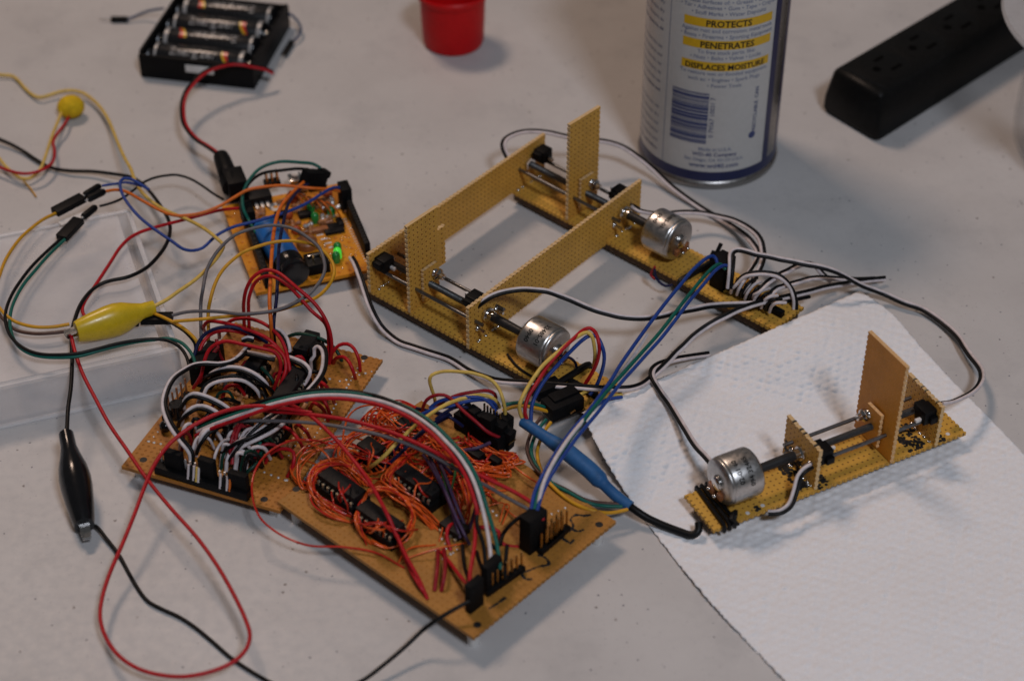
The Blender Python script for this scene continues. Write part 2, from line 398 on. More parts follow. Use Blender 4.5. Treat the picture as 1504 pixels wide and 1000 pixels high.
# ------------------------------------------------------------------ storage box, tub, can, cap, power strip
def storage_box():
    c = Vector((-136.5, 613, 0)); M = T(c) @ RZ(19.6)            # local: x to the right edge (0), y away
    t = thing('storage_box', c, 'low frosted clear plastic storage box lying at the left edge', 'plastic box')
    X, Y, H = 190, 106, 20
    def slab(name, c_, d, mat='frosted_plastic', bev=0.4): MB().box(c_, d, bev=bev).build(name, mat, t, M)
    slab('lid', (-X/2-2.5, Y/2, H-0.6), (X-8, Y-8, 1.2))
    slab('front_wall', (-X/2, 0.6, H/2), (X-1, 1.2, H-1.4)); slab('back_wall', (-X/2, Y-0.6, H/2), (X-1, 1.2, H-1.4))
    slab('side_wall', (-0.6, Y/2, H/2), (1.2, Y-2.8, H-1.4))
    for a, b in (((-X/2, 1.4, H+0.1), (X, 2.2, 1.4)), ((-X/2, Y-2.2, H+0.1), (X, 2.0, 1.2)), ((-1.4, Y/2, H+0.1), (2.2, Y-8.2, 1.4))):
        slab('rim', a, b, 'frosted_edge', 0.55)
    slab('foot_rim', (-X/2, -0.9, 0.8), (X, 1.7, 1.4), 'frosted_edge', 0.5)
    MB().box((0, 0, 0), (13, 3.2, 0.3)).build('glint_strip', 'white_plastic', t, T(P(107, 321, H+1.2)) @ RZ(38))  # thin white strip stands in for a glint on the box top
    slab('floor', (-X/2, Y/2, 1.0), (X-5, Y-5, 1.0))
storage_box()

def tub():
    c = P(1480, 245)+Vector((59, 10, 0)); M = T(c)
    t = thing('plastic_tub', c, 'frosted translucent plastic tub cut off by the right picture edge', 'tub')
    prof = [(42, 0.5), (50, 1.5), (54.5, 6), (55.5, 14), (55.3, 30), (54.9, 55), (54.6, 76), (53.6, 76), (53.9, 55), (54.2, 30), (54.2, 14), (53.3, 7), (49, 3), (42, 2.4)]
    MB().lathe(prof, 64, M, (True, True)).build('body', 'frosted_tub', t)
    MB().lathe([(54.0, 72), (67, 72.5), (70, 73.5), (71, 75.5), (70, 77), (54.0, 77)], 64, M, (False, False)).build('rim', 'frosted_edge', t)
    MB().box((0, 0, 0), (12, 18, 2), T(c) @ T(0, 0, 68.5) @ RZ(222) @ T(66, 0, 0) @ RY(55), 0.9).build('pull_tab', 'frosted_edge', t)
tub()

def spray_can():
    c = P(1038.5, 221); view = math.atan2(-c.y, -c.x); M = T(c)
    t = thing('spray_can', c, 'tall aerosol spray can with white label and yellow bands, behind the slides', 'spray can')
    Rr = 33.0
    MB().lathe([(30.3, 1.5), (30.8, 0.3), (32.3, 0), (33.6, 0.7), (33.9, 2.2), (33.5, 3.4), (32.9, 4.0), (Rr-0.1, 4.6)], 96, M, (True, False)).build('bottom_rim', 'can_steel', t)
    MB().lathe([(Rr-0.05, 4.5), (Rr, 5.0), (Rr, 148)], 96, M, (False, False)).build('body', 'can_white', t)
    MB().lathe([(Rr, 148), (33.8, 149), (33.8, 151.5), (32.5, 152.5), (29, 157), (22, 163), (15, 166), (13.5, 170), (11, 171)], 64, M).build('shoulder', 'can_steel', t)
    MB().lathe([(4, 171), (4, 178), (3.4, 180)], 24, M).build('nozzle', 'red_cap', t)
    def A(px): return view+math.asin(max(-1, min(1, (px-1038.5)/101.0)))          # pixel column at the foot -> angle on the can
    b = MB(); patch(b, Rr+0.08, 0, 2*math.pi, 4.6, 9.8, 96)
    a1 = A(1118); patch(b, Rr+0.08, a1, a1+0.13, 9.8, 148, 6); b.build('navy_band', 'can_navy', t, M)
    b = MB(); patch(b, Rr+0.06, a1+0.13, a1+1.5, 9.8, 148, 24); b.build('bare_panel', 'can_steel', t, M)
    b = MB(); patch(b, Rr+0.10, a1+0.36, a1+0.52, 9.8, 148, 6); patch(b, Rr+0.10, a1+0.8, a1+1.5, 9.8, 148, 12); b.build('dark_stripe', 'can_navy', t, M)
    b = MB(); patch(b, Rr+0.08, A(975)-0.005, A(975)+0.006, 10, 148, 2); b.build('divider_line', 'ink_pale', t, M)
    ac = A(1056)
    yel = MB(); dark = MB(); ink = MB(); pale = MB()
    rows = ((104.2, 'CLEANS'), (89.4, 'PROTECTS'), (78.4, 'PENETRATES'), (67.2, 'DISPLACES MOISTURE'))
    for z, wd in rows:
        patch(yel, Rr+0.08, A(994), A(1113), z-2.2, z+2.2)
        wrap(dark, *text_mesh(wd, 3.9 if len(wd) > 12 else 4.4, bold=0.1), Rr+0.14, ac, z-1.7)
    body = ((100.2, 'Metal surfaces of: • Grease • Grime'), (97.4, '• Tar • Adhesives • Gum • Tape • Crayon'), (94.4, '• Scuff Marks • Water Deposits'),
            (85.7, 'Against rust and corrosion: metal tools'), (82.7, '• Boats • Firearms • Sporting Equipment'),
            (74.7, 'To free stuck parts, like:'), (71.8, '• Nuts • Bolts • Valves • Locks'),
            (63.6, 'To restore wet or flooded equipment,'), (60.4, 'such as: • Engines • Spark Plugs'), (57.2, '• Power Tools'))
    for z, s in body: wrap(pale, *text_mesh(s, 2.75, bold=0.03), Rr+0.13, ac, z-1.0)
    for z, s, q in ((22.6, 'Made in U.S.A.', 2.7), (19.6, 'WD-40 Company', 2.9), (16.7, 'San Diego, CA 92110 U.S.A.', 2.5), (13.2, 'www.wd40.com', 3.6)):
        wrap(ink if q > 2.8 else pale, *text_mesh(s, q, bold=0.05), Rr+0.13, A(1050), z-1.0)
    # bar code, printed sideways
    rn = random.Random(7); z = 25.5
    while z < 53.0:
        h = rn.choice((0.35, 0.35, 0.6, 0.9, 1.3)); patch(ink, Rr+0.12, A(984), A(1036), z, z+h, 10); z += h+rn.choice((0.3, 0.35, 0.55))
    vs, fs = text_mesh('0 79567 10031 7', 3.2)
    wrap(ink, [Vector((-v.y, v.x, 0)) for v in vs], fs, Rr+0.12, A(1045), 40)
    # small vertical emblem and words on the right of the label
    vs, fs = text_mesh('RECYCLABLE  CAN', 2.8, bold=0.05); wrap(ink, [Vector((-v.y, v.x, 0)) for v in vs], fs, Rr+0.12, A(1104), 42)
    n = 20
    ae = A(1100); vs = [Vector((0, 0, 0))]+[Vector((1.9*math.cos(i*2*math.pi/n), 1.9*math.sin(i*2*math.pi/n), 0)) for i in range(n)]
    wrap(ink, vs, [(0, i+1, (i+1) % n+1) for i in range(n)], Rr+0.12, ae, 28)
    # long column of small print on the left
    for k in range(26):
        z = 14+k*4.6
        if k % 7 == 6: continue
        wrap(ink if k % 7 == 0 else pale, *text_mesh(rn.choice(('directions: shake well before', 'spray surface and wipe dry', 'contents under pressure, do', 'not puncture or burn the can', 'keep away from children and')), 2.6, 'RIGHT', 0.02), Rr+0.12, A(966), z)
    yel.build('yellow_band', 'can_yellow', t, M); dark.build('band_lettering', 'ink_black', t, M)
    tag(ink.build('navy_print', 'ink_navy', t, M), kind='stuff'); tag(pale.build('small_print', 'ink_pale', t, M), kind='stuff')
spray_can()

def cap():
    c = P(666, 62)
    o = MB().lathe([(13.5, 0), (15.4, 0.6), (16.1, 2.4), (16.6, 14), (17.0, 27), (18.3, 28.2), (18.6, 31), (17.9, 32), (17.2, 31), (16.0, 27), (15.4, 10), (14.8, 3), (13, 1.6)], 48, T(c)).build('red_cap', 'red_cap', None)
    tag(o, 'red plastic spray can cap standing open end up on the table', 'cap')
cap()

def power_strip():
    U = 44.0; a = P(1287, 212)+Vector((-math.sin(R(U)), math.cos(R(U)), 0))*38; M = T(a) @ RZ(U)      # x along the strip, y to its far-left side
    t = thing('power_strip', a, 'black plastic power strip with empty outlets beside the can', 'power strip')
    W, H, L = 38, 25.5, 300
    sec = [(-W, 1.5), (-W+2, 0), (-2, 0), (0, 1.5), (0, 9), (-2.6, H-2.2), (-5, H), (-W+5, H), (-W+2.6, H-2.2), (-W, 9)]
    def ring(x, ins):
        cx, cz = -W/2, H/2
        return [Vector((x, cx+(y-cx)*(1-ins/(W/2)), cz+(z-cz)*(1-ins/(H/2)))) for y, z in sec]
    rings = [ring(0, 2.2), ring(1.2, 0.6), ring(3.5, 0), ring(L, 0)]; n = len(sec); vs = []; fs = []
    for r_ in rings: vs += r_
    # lean the end face back like a moulded end
    for i, v in enumerate(vs[:3*n]): v.x += 0.12*max(0, v.z-6)+0.1*(v.y+W/2)+2
    for j in range(3):
        for i in range(n): k = (i+1) % n; fs.append((j*n+i, j*n+k, (j+1)*n+k, (j+1)*n+i))
    fs += [tuple(range(n-1, -1, -1)), tuple(3*n+i for i in range(n))]
    MB().add(vs, fs).build('housing', 'strip_black', t, M)
    MB().box((7.0, -W/2, H+0.02), (0.7, W-11, 0.4), T(2, 0, 0), bev=0.15).build('edge_ridge', 'black_gloss', t, M)
    for k in range(6):
        x = 26+k*29; cy = -W/2
        o = MB().lathe([(12.6, H-0.3), (12.6, H+0.08), (12.4, H+0.12), (0.01, H+0.14)], 32, T(x, cy, 0), (False, False)).build('outlet', 'strip_black', t, M)
        for s in (-1, 1):
            MB().box((x+2.5, cy+s*5.4, H+0.1), (6.5 if s > 0 else 7.5, 1.8, 0.5)).build('slot', 'slot_black', o, M)
        MB().cyl((x-6, cy, H-0.2), (x-6, cy, H+0.35), 2.1, 14).build('ground_hole', 'slot_black', o, M)
power_strip()

# ------------------------------------------------------------------ motor slides on perforated board
PITCH_MM = 2.54
def perf_outline(w, h, edges='ltrb', d=0.42):
    pts = []
    def side(a, b, on):
        a, b = Vector(a), Vector(b); e = (b-a); L = e.length; e.normalize(); nrm = Vector((-e.y, e.x))
        pts.append(tuple(a))
        if on:
            k = 0
            while (k+1)*PITCH_MM < L-0.4:
                s = (k+0.5)*PITCH_MM
                for ds, dp in ((-0.6, 0), (-0.38, d), (0.38, d), (0.6, 0)): pts.append(tuple(a+e*(s+ds)+nrm*dp))
                k += 1
    side((0, 0), (w, 0), 'b' in edges); side((w, 0), (w, h), 'r' in edges); side((w, h), (0, h), 't' in edges); side((0, h), (0, 0), 'l' in edges)
    return pts
VERT = Matrix(((0, 0, 1, 0), (1, 0, 0, 0), (0, 1, 0, 0), (0, 0, 0, 1)))     # plate x -> slide y, plate y -> up, thickness -> along slide
def vplate(name, parent, M, x, y0, y1, z0, z1, mat='perf_plate', th=1.6, edges='ltrb', tilt=0, yaw=0):
    return MB().prism(perf_outline(y1-y0, z1-z0, edges), -th/2, th/2).build(name, mat, parent, M @ T(x, y0, z0) @ RZ(yaw) @ VERT @ RX(tilt), smooth=30)
def text_round(mb, body, size, rad, a0, ax):          # text running round a cylinder whose axis is local z
    vs, fs = text_mesh(body, size, bold=0.08); wrap(mb, vs, fs, rad, a0, ax)

def motor(parent, M, x, y, z, flip=1):
    """can motor, axis along slide x, shaft end towards the plates, terminals away"""
    MM = M @ T(x, y, z) @ RY(90)                       # local z = slide +x (away from the plates)
    r = 9.8
    o = MB().lathe([(7.9, -7.2), (9.1, -7.0), (9.7, -6.4), (r, -5.6), (r, 5.4), (9.6, 5.9), (9.35, 6.2), (9.5, 6.6), (9.3, 7.2), (8.6, 7.7), (6.5, 8.1)], 64).build('motor', 'motor_steel', parent, MM)
    MB().lathe([(3.2, 8.0), (3.2, 9.1), (2.6, 9.6), (1.2, 9.7)], 24).build('bearing_cap', 'bright_steel', o, MM)
    MB().box((4.6, 2.6*flip, 8.8), (4.6, 4.2, 1.8), bev=0.5).build('terminal', 'copper_brown', o, MM)
    MB().box((4.4, -2.9*flip, 8.8), (3.0, 2.6, 1.6), bev=0.4).build('terminal', 'copper_brown', o, MM)
    MB().ball((6.0, 0.4, 9.6), 0.9).ball((5.0, 3.4*flip, 9.9), 0.8).build('solder', 'solder', o, MM)
    return o, MM, r
def motor_text(o, MM, r, items):
    mb = MB()
    for body, size, a, ax in items: text_round(mb, body, size, r+0.06, R(a), ax)
    mb.build('stamped_code', 'ink_black', o, MM)

def hook_up(parent, M, x, y, z):                     # snap switch: body, lever, legs
    o = MB().box((0, 0, 0), (6.0, 6.4, 6.4), bev=0.5).box((0, -4.1, 1.1), (4.6, 2.4, 3.2), bev=0.4).box((-0.8, 3.9, -0.8), (3.6, 1.9, 3.0), bev=0.4).build('limit_switch', 'black_plastic', parent, M @ T(x, y, z))
    return o
def slide(parent, M, nm, L0, L1, W, xn, car, towel=0.0, plates=True, wood=True, car_h=47, car_w=(0.5, 19), pcol='perf_plate', plate_h=20.5, rails=5.0, mot=88.0, sw=(5.2, 9.4), boss=1):
    """M: slide frame, x from far plate to motor, y across, z=0 on the base board's top"""
    MB().prism(perf_outline(L1-L0, W), -1.6, 0).build('base_board', 'perf_base', parent, M @ T(L0, 0, 0), smooth=30)
    if wood:
        MB().box(((L0+L1)/2, W/2+0.4, -1.6-rails/2), (L1-L0-3, W-(3.4 if rails == 5 else 9), rails), bev=0.4).build('base_strip', 'rail_wood', parent, M)
    zr = 11.0; ys = (3.6, 10.4, 17.2)
    for k in (0, 2): MB().cyl((-2.5, ys[k], zr), (xn+5, ys[k], zr), 0.8, 10).build('guide_rod', 'rod_steel', parent, M)
    # threaded rod: real thread as a stack of ridges
    prof = []; x = -2.0; n = 0
    while x < xn+3: prof += [(1.28, x), (1.55, x+0.35)]; x += 0.7
    MB().lathe(prof, 12, M @ T(0, ys[1], zr) @ RY(90)).build('lead_screw', 'screw_steel', parent)
    for xx in (-1.6, 1.6, xn-1.6, xn+1.8):
        MB().lathe([(2.9, -0.8), (3.2, -0.5), (3.2, 0.5), (2.9, 0.8)], 6 if xx < xn else 24, M @ T(xx, ys[1], zr) @ RY(90)).build('nut', 'bright_steel', parent)
    MB().cyl((xn+2.4, ys[1], zr), (xn+5, ys[1], zr), 2.3, 18).build('collar', 'bright_steel', parent, M)
    mx = mot
    MB().cyl((xn+4.2, ys[1], zr), (mx-7.5, ys[1], zr), 2.0, 16, prof=[(1.7, 0), (2.05, 1), (2.0, 8), (1.85, 14), (1.9, mx-7.5-xn-4.2)]).build('coupling_sleeve', 'black_sleeve', parent, M)
    # carriage: tall plate with a nut plate and a screw boss
    vplate('carriage_plate', parent, M, car, car_w[0], car_w[1], 0.4, car_h, pcol, 1.6, 'lr')
    vplate('nut_plate', parent, M, car+2.1, ys[1]-4.2, ys[1]+4.8, 3.4, 20, pcol, 1.4, 'lr')
    MB().lathe([(0.9, 0), (2.6, 0), (2.8, 0.6), (2.6, 1.6), (1.5, 2.4), (1.4, 4.0), (0.4, 4.2)], 20, M @ T(car+2.8, ys[1]+4.3*boss, zr+2.8) @ RY(90)).build('screw_boss', 'bright_steel', parent)
    o = MB().ball((0, 0, 0), 2.0, (0.7, 1, 1)).build('solder_blob', 'solder', parent, M @ T(car+3.2, ys[1]+2.6*boss, zr+4.6))
    # switches
    hook_up(parent, M, 4.0, sw[0], zr+3.6); MB().box((8.2, sw[0]+0.8, zr+2.2), (2.6, 1.4, 1.4), bev=0.2).build('switch_plunger', 'white_plastic', parent, M)
    hook_up(parent, M, xn-4.4, sw[1], zr+5.0-(3 if boss < 0 else 0)); MB().box((xn-8.6, sw[1]+0.2, zr+6.0-(3 if boss < 0 else 0)), (2.4, 1.3, 1.3), bev=0.2).build('switch_plunger', 'white_plastic', parent, M)
    # solder fillets and black marker patches where the plates meet the base
    rn = random.Random(int(L1*7+xn))
    for x0 in (0.9, xn+0.9):
        b = MB()
        for k in range(9): b.ball((x0+rn.uniform(0, 1.2), rn.uniform(2, W-2), 0.2), rn.uniform(0.5, 1.0), (1, 1, 0.7), 6)
        tag(b.build('solder_blobs', 'solder', parent, M), kind='stuff')
    for k in range(2):
        yy = (4.5, 16.2)[k]; MB().cyl((xn+0.6, yy, zr-4.2+3*k), (xn+5.4, yy, zr-4.2+3*k), 0.75, 8).ball((xn+1.0, yy, zr-4.2+3*k), 1.5, n=6).build('pin_joint', 'solder', parent, M)
    return zr, ys, mx

# -- twin frame
O1 = Vector((-61.5, 666.8, 8.2)); UA, VA = -40.2, 50.6
vdir = Vector((math.cos(R(VA)), math.sin(R(VA)), 0))
M1 = T(O1) @ RZ(UA); M2 = T(O1+vdir*97.5) @ RZ(-42.6)
frame = thing('twin_slide_frame', (O1.x+40, O1.y+10, 0), 'rectangular frame of two motor slides joined by long yellow perforated boards', 'motor frame')
XN = 56.6
slide(frame, M1, 'a', -7, 124, 21, XN, 23.0, car_h=46, car_w=(-0.5, 18.5))
zr, ys, mx = slide(frame, M2, 'b', -3, 151, 21.5, XN, 33.5, car_h=52, car_w=(-0.2, 20.5), mot=82.5, sw=(16.5, 14.5))
MP = T(O1) @ RZ(VA-90)                               # the two long joining boards follow this direction
vplate('joining_board', frame, MP, 0, -1.0, 120.4, 0.2, 20.8, 'perf_plate', 1.6, 'ltr')
pn = M1 @ Vector((XN, 0, 0)); MN = T(pn) @ RZ(VA-90)
vplate('joining_board', frame, MN, 0, -0.6, 120.2, -1.8, 20.2, 'perf_plate', 1.6, 'ltrb')
vplate('side_tab', frame, M1, 21.0, 14, 25, 12, 32, 'perf_plate', 1.6, 'tr')
for Mq, mqx, it in ((M1, 88.4, (('32485-01', 3.0, 205, 1.5), ('0940', 3.0, 222, -3.5))), (M2, 82.8, (('32485-01', 2.8, 190, 0.8), ('0940', 2.8, 200, -3.8)))):
    o, MM, r = motor(frame, Mq, mqx, 10.4, 11.2); motor_text(o, MM, r, it)
def band(parent, M, x, W, r=0.95, n=1, dx=2.0, lean=3.0):       # black wire tie round the base board
    for k in range(n):
        a = x+k*dx
        pts = [(a, -0.9, -1.4), (a+0.2, -1.0, 0.6), (a+lean*0.3, 3, 1.2), (a+lean*0.7, W*0.6, 1.5), (a+lean, W+0.6, 0.9), (a+lean, W+0.9, -1.6)]
        MB().tube(spline([M @ Vector(p) for p in pts]), r, 8).build('wire_tie', 'wire_black', parent)
band(frame, M1, 101, 21, 1.5, 1); band(frame, M2, 100.5, 21, 1.5, 1)
# loose tie end standing up by the second motor, and the header blocks at the cut ends
MB().box((0, 0, 0), (4.2, 3.0, 4.4), bev=0.4).box((0, 0, 4.2), (1.6, 1.4, 4.6), bev=0.3).build('tie_head', 'black_plastic', frame, M2 @ T(103.6, 19.5, 4.2) @ RX(-38))
for q in ('840,545', '1012,412'): pass
wire('navy', '815,518 824,522 838,526 846,535 847,542', [20, 21, 17, 11, 9], 0.6, 'motor_lead', parent=frame)
wire('maroon', '805,548 800,556 806,562 818,566', [11, 9, 9, 9], 0.6, 'motor_lead', parent=frame)
wire('maroon', '962,392 958,398 956,404 962,410', [14, 11, 9, 8.5], 0.6, 'motor_lead', parent=frame)
wire('navy', '962,396 962,404 968,414 978,420 988,418', [13, 10, 8.5, 8, 9], 0.6, 'motor_lead', parent=frame)
wire('black', '745,520 760,538 780,552 790,556', [9.2, 9.2, 9.2, 9.2], 0.5, 'motor_lead', parent=frame)
# header on the second slide's base: tall black block and pin row
mh = M2 @ Vector((117.5, 9.0, 0))
MB().box((0, 0, 7.8), (7.6, 8.2, 15.4), bev=0.5).build('header_block', 'black_matte', frame, T(M2 @ Vector((115.2, 9.5, 0.2))) @ RZ(-42.6))
MB().box((0, 0, 1.6), (31, 2.7, 3.0), bev=0.3).build('header_strip', 'black_plastic', frame, T(M2 @ Vector((133, 9.5, 0.1))) @ RZ(-42.6))
for k in range(10):
    MB().box((0, 0, 5.0), (0.7, 0.7, 6.0)).build('header_pin', 'gold_pin', frame, T(M2 @ Vector((120.5+k*2.54, 9.5, 0.1))) @ RZ(-42.6))
MB().box((0, 0, 1.2), (14, 2.6, 2.4), bev=0.3).build('header_strip', 'black_plastic', frame, T(M1 @ Vector((112, 8, 0.1))) @ RZ(UA))

# -- single slide on the towel
OR_ = Vector((158.6, 588.2, 7.6)); MR = T(OR_) @ RZ(207.6)
single = thing('single_motor_slide', (115, 555, 1), 'single motor slide on yellow perforated base, standing on the paper towel', 'motor slide')
slide(single, MR, 'c', -15, 104, 21.5, XN, 22.2, car_h=49.5, car_w=(-2.0, 22.5), pcol='perf_plain', rails=4.6, sw=(17, 16), boss=-1)
MQ = T(OR_) @ RZ(207.6-1.5)
vplate('end_plate', single, MQ, 0, -0.5, 22.5, 0.1, 20.6, 'perf_plate', 1.6, 'ltr')
vplate('end_plate', single, MQ, XN, -0.5, 22.5, 0.1, 20.4, 'perf_plate', 1.6, 'ltr')
o, MM, r = motor(single, MR, 87.6, 10.0, 11.4, -1)
motor_text(o, MM, r, (('094 32485', 2.9, 140, -2.5), ('02-01 60', 2.9, 146, 2.0)))
band(single, MR, 93.0, 21.5, 0.85, 3, 2.3, 2.2)
MB().tube(spline([MR @ Vector(p) for p in ((95, 21, 0.6), (93, 19, 2.5), (96.5, 21.6, 2.8), (94.2, 22.4, -0.5), (97, 22.2, 1.0))]), 1.1, 8).build('wire_tie', 'wire_black', single)
def marker_patch(parent, M, x0, y0, w_, h_, n, seed, r=(0.5, 1.0)):
    rn = random.Random(seed); b = MB()
    for k in range(n):
        x, y = x0+rn.uniform(0, w_), y0+rn.uniform(0, h_); q = rn.uniform(*r)
        b.lathe([(q, 0.02), (q*0.8, 0.14+0.002*k)], 7, M @ T(x, y, 0))
    tag(b.build('marker_ink', 'ink_black', parent), kind='stuff')
for x0, y0, w_, h_, n in ((3, 6, 9, 15, 90), (XN-6, 15, 5, 6, 30), (XN+1.5, 0.8, 5, 17, 110), (-5, 17, 4, 4, 16), (82, 18, 2, 2.4, 8)): marker_patch(single, MR, x0, y0, w_, h_, n, int(x0*3+n))
MRv = MQ @ T(XN, 0, 0) @ VERT
marker_patch(single, MQ @ T(XN+0.83, 0, 0) @ VERT, 1, 0.6, 12, 8, 90, 33)
for xx in (0, XN):                                    # inked holes along the plates' upper edges
    b = MB()
    for k in (1, 3, 4, 7): b.box((0, 1.3+k*2.54, 20.35), (1.66, 0.8, 0.4), MQ @ T(xx, 0, 0))
    tag(b.build('marker_ink', 'ink_black', single), kind='stuff')
for px, py in ((1120, 742), (1098, 753), (1392, 637)):
    MB().lathe([(0.9, 0), (0.8, 0.1)], 12, T(P(px, py, 7.65))).build('drilled_hole', 'white_plastic', single)
bundle(('black', 'white'), '1128,753 1145,752 1160,742 1168,722 1174,700 1182,690 1192,684', [8.6, 9, 10, 13, 17, 19, 19], 0.75, 'x', None, parent=single, tw=0.6, part='switch_lead')
wire('red', '1026,768 1024,774 1022,781', [6, 5, 3.4], 0.7, 'motor_lead', parent=single)

# ------------------------------------------------------------------ electronics
def pxbox(name, mat, parent, px, py, z0, d, a, bev=0.3, tilt=None):
    """box standing with its foot centred on the point seen at (px, py) at height z0, turned a degrees"""
    M = T(P(px, py, z0)) @ RZ(a)
    if tilt: M = M @ tilt
    return MB().box((0, 0, d[2]/2), d, bev=bev).build(name, mat, parent, M)
def chip(parent, px, py, z0, L, a, pins, wd=6.6, h=3.4, socket=True, mat='chip_black'):
    M = T(P(px, py, z0)) @ RZ(a); z = 0
    if socket:
        s = MB().box((0, 0, 2.2), (L+0.8, wd+3.0, 4.4), bev=0.3).build('chip_socket', 'black_plastic', parent, M); z = 4.4
    o = MB().box((0, 0, z+1.0+h/2), (L, wd, h), bev=0.35).build('chip', mat, parent, M)
    MB().lathe([(0.9, 0), (0.9, 0.06)], 14, T(-L/2+1.6, 0, z+1.0+h)).build('pin_mark', 'black_matte', o, M)
    for s in (-1, 1):
        b = MB()
        for k in range(pins):
            x = (k-(pins-1)/2)*2.54; b.box((x, s*(wd/2+0.45), z+1.6), (1.1, 0.9, 0.5)).box((x, s*(wd/2+0.85), z+0.6), (0.9, 0.3, 2.0))
        tag(b.build('pins', 'pin_dull', o, M), kind='stuff')
    return o
def pinrow(parent, a_, b_, z0, n, h=8, mat='gold_pin'):
    A, B = P(*a_, z0), P(*b_, z0)
    M = T((A+B)/2) @ RZ(math.degrees(ang(A, B))); L = (B-A).length
    o = MB().box((0, 0, 1.25), (L+2.0, 2.5, 2.5), bev=0.25).build('pin_header', 'black_plastic', parent, M)
    for k in range(n):
        MB().box((-L/2+L*k/max(1, n-1), 0, 2.4+h/2-1), (0.64, 0.64, h)).build('pin', mat, o, M)
    return o
def solder_line(parent, segs, z, seed=1, r=(0.42, 0.68), step=2.54):
    rn = random.Random(seed); b = MB()
    for a_, b_ in segs:
        A, B = P(*a_, z), P(*b_, z); n = max(1, int((B-A).length/step))
        for k in range(n+1): b.ball(A.lerp(B, k/n)+Vector((rn.uniform(-.3, .3), rn.uniform(-.3, .3), 0)), rn.uniform(*r), (1, 1, 0.6), 5)
    tag(b.build('solder_dots', 'tinned', parent), kind='stuff')
def board(parent, A, B, C, top, th, mat, holes, edge='rb'):
    """rectangle from corner B with sides towards A and C"""
    x = math.degrees(ang(B, C)); M = T(B.x, B.y, top-th) @ RZ(x); w_, h_ = (C-B).length, (A-B).length
    o = MB().prism(perf_outline(w_, h_, edge, 0.35), 0, th).build('board', mat, parent, M, smooth=30)
    for px, py in holes:
        p = P(px, py, top); MB().lathe([(1.5, 0.0), (1.45, 0.05)], 20, T(p)).build('mounting_hole', 'ink_black', parent)
    for fx, fy in ((5, 5), (w_-5, 5), (5, h_-5), (w_-5, h_-5)):
        MB().cyl((fx, fy, -(top-th)), (fx, fy, 0.0), 2.4, 12).build('standoff', 'white_plastic', parent, M)
    return M, w_, h_

# ---- left board
ZA = 7.4
aL, aB, aR = P(182, 680, ZA), P(411, 750, ZA), P(562, 528, ZA)
bdA = thing('circuit_board', (aB.x-20, aB.y+45, 0), 'brown circuit board buried under red, black and white jumper wires', 'circuit board')
MA, wA, hA = board(bdA, aL, aB, aR, ZA, 1.6, 'perf_board', ((210.6, 675), (388, 733), (535, 525)))
AX = math.degrees(ang(aB, aR)); AY = AX+90
# front edge header with plugs
e0, e1 = P(232, 690, ZA), P(368, 731, ZA); fa = math.degrees(ang(e0, e1))
pinrow(bdA, (240, 688), (362, 727), ZA, 18, 7.5, 'tinned')
MB().box((0, 0, 2.0), ((e1-e0).length, 5.2, 4.0), bev=0.3).build('header_strip', 'black_plastic', bdA, T((e0+e1)/2) @ RZ(fa))
for px, py, w_, h_ in ((258, 689, 7.6, 11.5), (307, 703, 6.8, 12.5), (352, 718, 8.0, 10.5)):
    pxbox('plug', 'black_matte', bdA, px, py, ZA+3.0, (w_, 2.8, h_-2), fa, 0.3)
for k, px in enumerate((276, 280, 284, 288, 291, 323, 328, 333, 337)):
    wire(('white', 'black', 'white', 'pale_yellow', 'white', 'white', 'black', 'white', 'orange')[k], f'{px},{703+(px-276)*0.3:.0f} {px+1},{682+(px-276)*0.3:.0f}', [ZA+3, ZA+9], 0.5, 'jumper_wire', parent=bdA)
# left plug, pins and parts
pxbox('plug', 'black_matte', bdA, 303, 560, ZA, (9, 9.5, 13), AX, 0.4)
pxbox('plug', 'black_plastic', bdA, 315, 536, ZA, (7, 7, 10), AX, 0.4)
pinrow(bdA, (244, 617), (275, 583), ZA, 6, 8.5, 'copper_brown')
MB().cyl(P(261, 612, ZA), P(261, 612, ZA)+Vector((0, 0, 7)), 2.8, 18).build('capacitor', 'black_gloss', bdA)
MB().ball(P(243, 626, ZA+2.2), 2.5).build('capacitor', 'black_gloss', bdA)
chip(bdA, 452, 523, ZA, 13, AX, 5); chip(bdA, 425, 590, ZA, 24, AX, 9); chip(bdA, 372, 560, ZA, 15, AX, 6); chip(bdA, 402, 648, ZA, 15, AX, 6); chip(bdA, 350, 640, ZA, 10, AX, 4)
rn = random.Random(21)
for k in range(16):
    px, py = rn.choice(((345, 530), (365, 575), (330, 560), (440, 600), (470, 590), (395, 545), (345, 600), (420, 650), (370, 670)))
    c = P(px+rn.uniform(-14, 14), py+rn.uniform(-9, 9), ZA+1.2); d = Vector((math.cos(R(AX+90*(k % 2))), math.sin(R(AX+90*(k % 2))), 0))
    MB().cyl(c-d*3.2, c+d*3.2, 1.1, 10, prof=[(0.8, 0), (1.25, 0.6), (1.25, 1.5), (1.0, 2.1), (1.0, 4.3), (1.25, 4.9), (1.25, 5.8), (0.8, 6.4)]).cyl(c-d*5, c+d*5, 0.3, 6).build('resistor', 'resistor_tan', bdA)
solder_line(bdA, (((218, 648), (240, 628)), ((218, 648), (236, 652)), ((500, 560), (545, 545)), ((486, 605), (533, 530)), ((420, 705), (486, 605)), ((388, 693), (420, 705)), ((445, 560), (478, 572)), ((455, 548), (485, 556))), ZA+0.1, 3)
solder_line(bdA, (((405, 612), (450, 548)), ((418, 620), (462, 556)), ((345, 640), (372, 604)), ((425, 668), (452, 630)), ((306, 640), (335, 652))), ZA+0.1, 5, (0.35, 0.7))
def aw(c, s, z, r=0.78, **k): wire(c, s, z, r, 'jumper_wire', parent=bdA, **k)
z0 = ZA
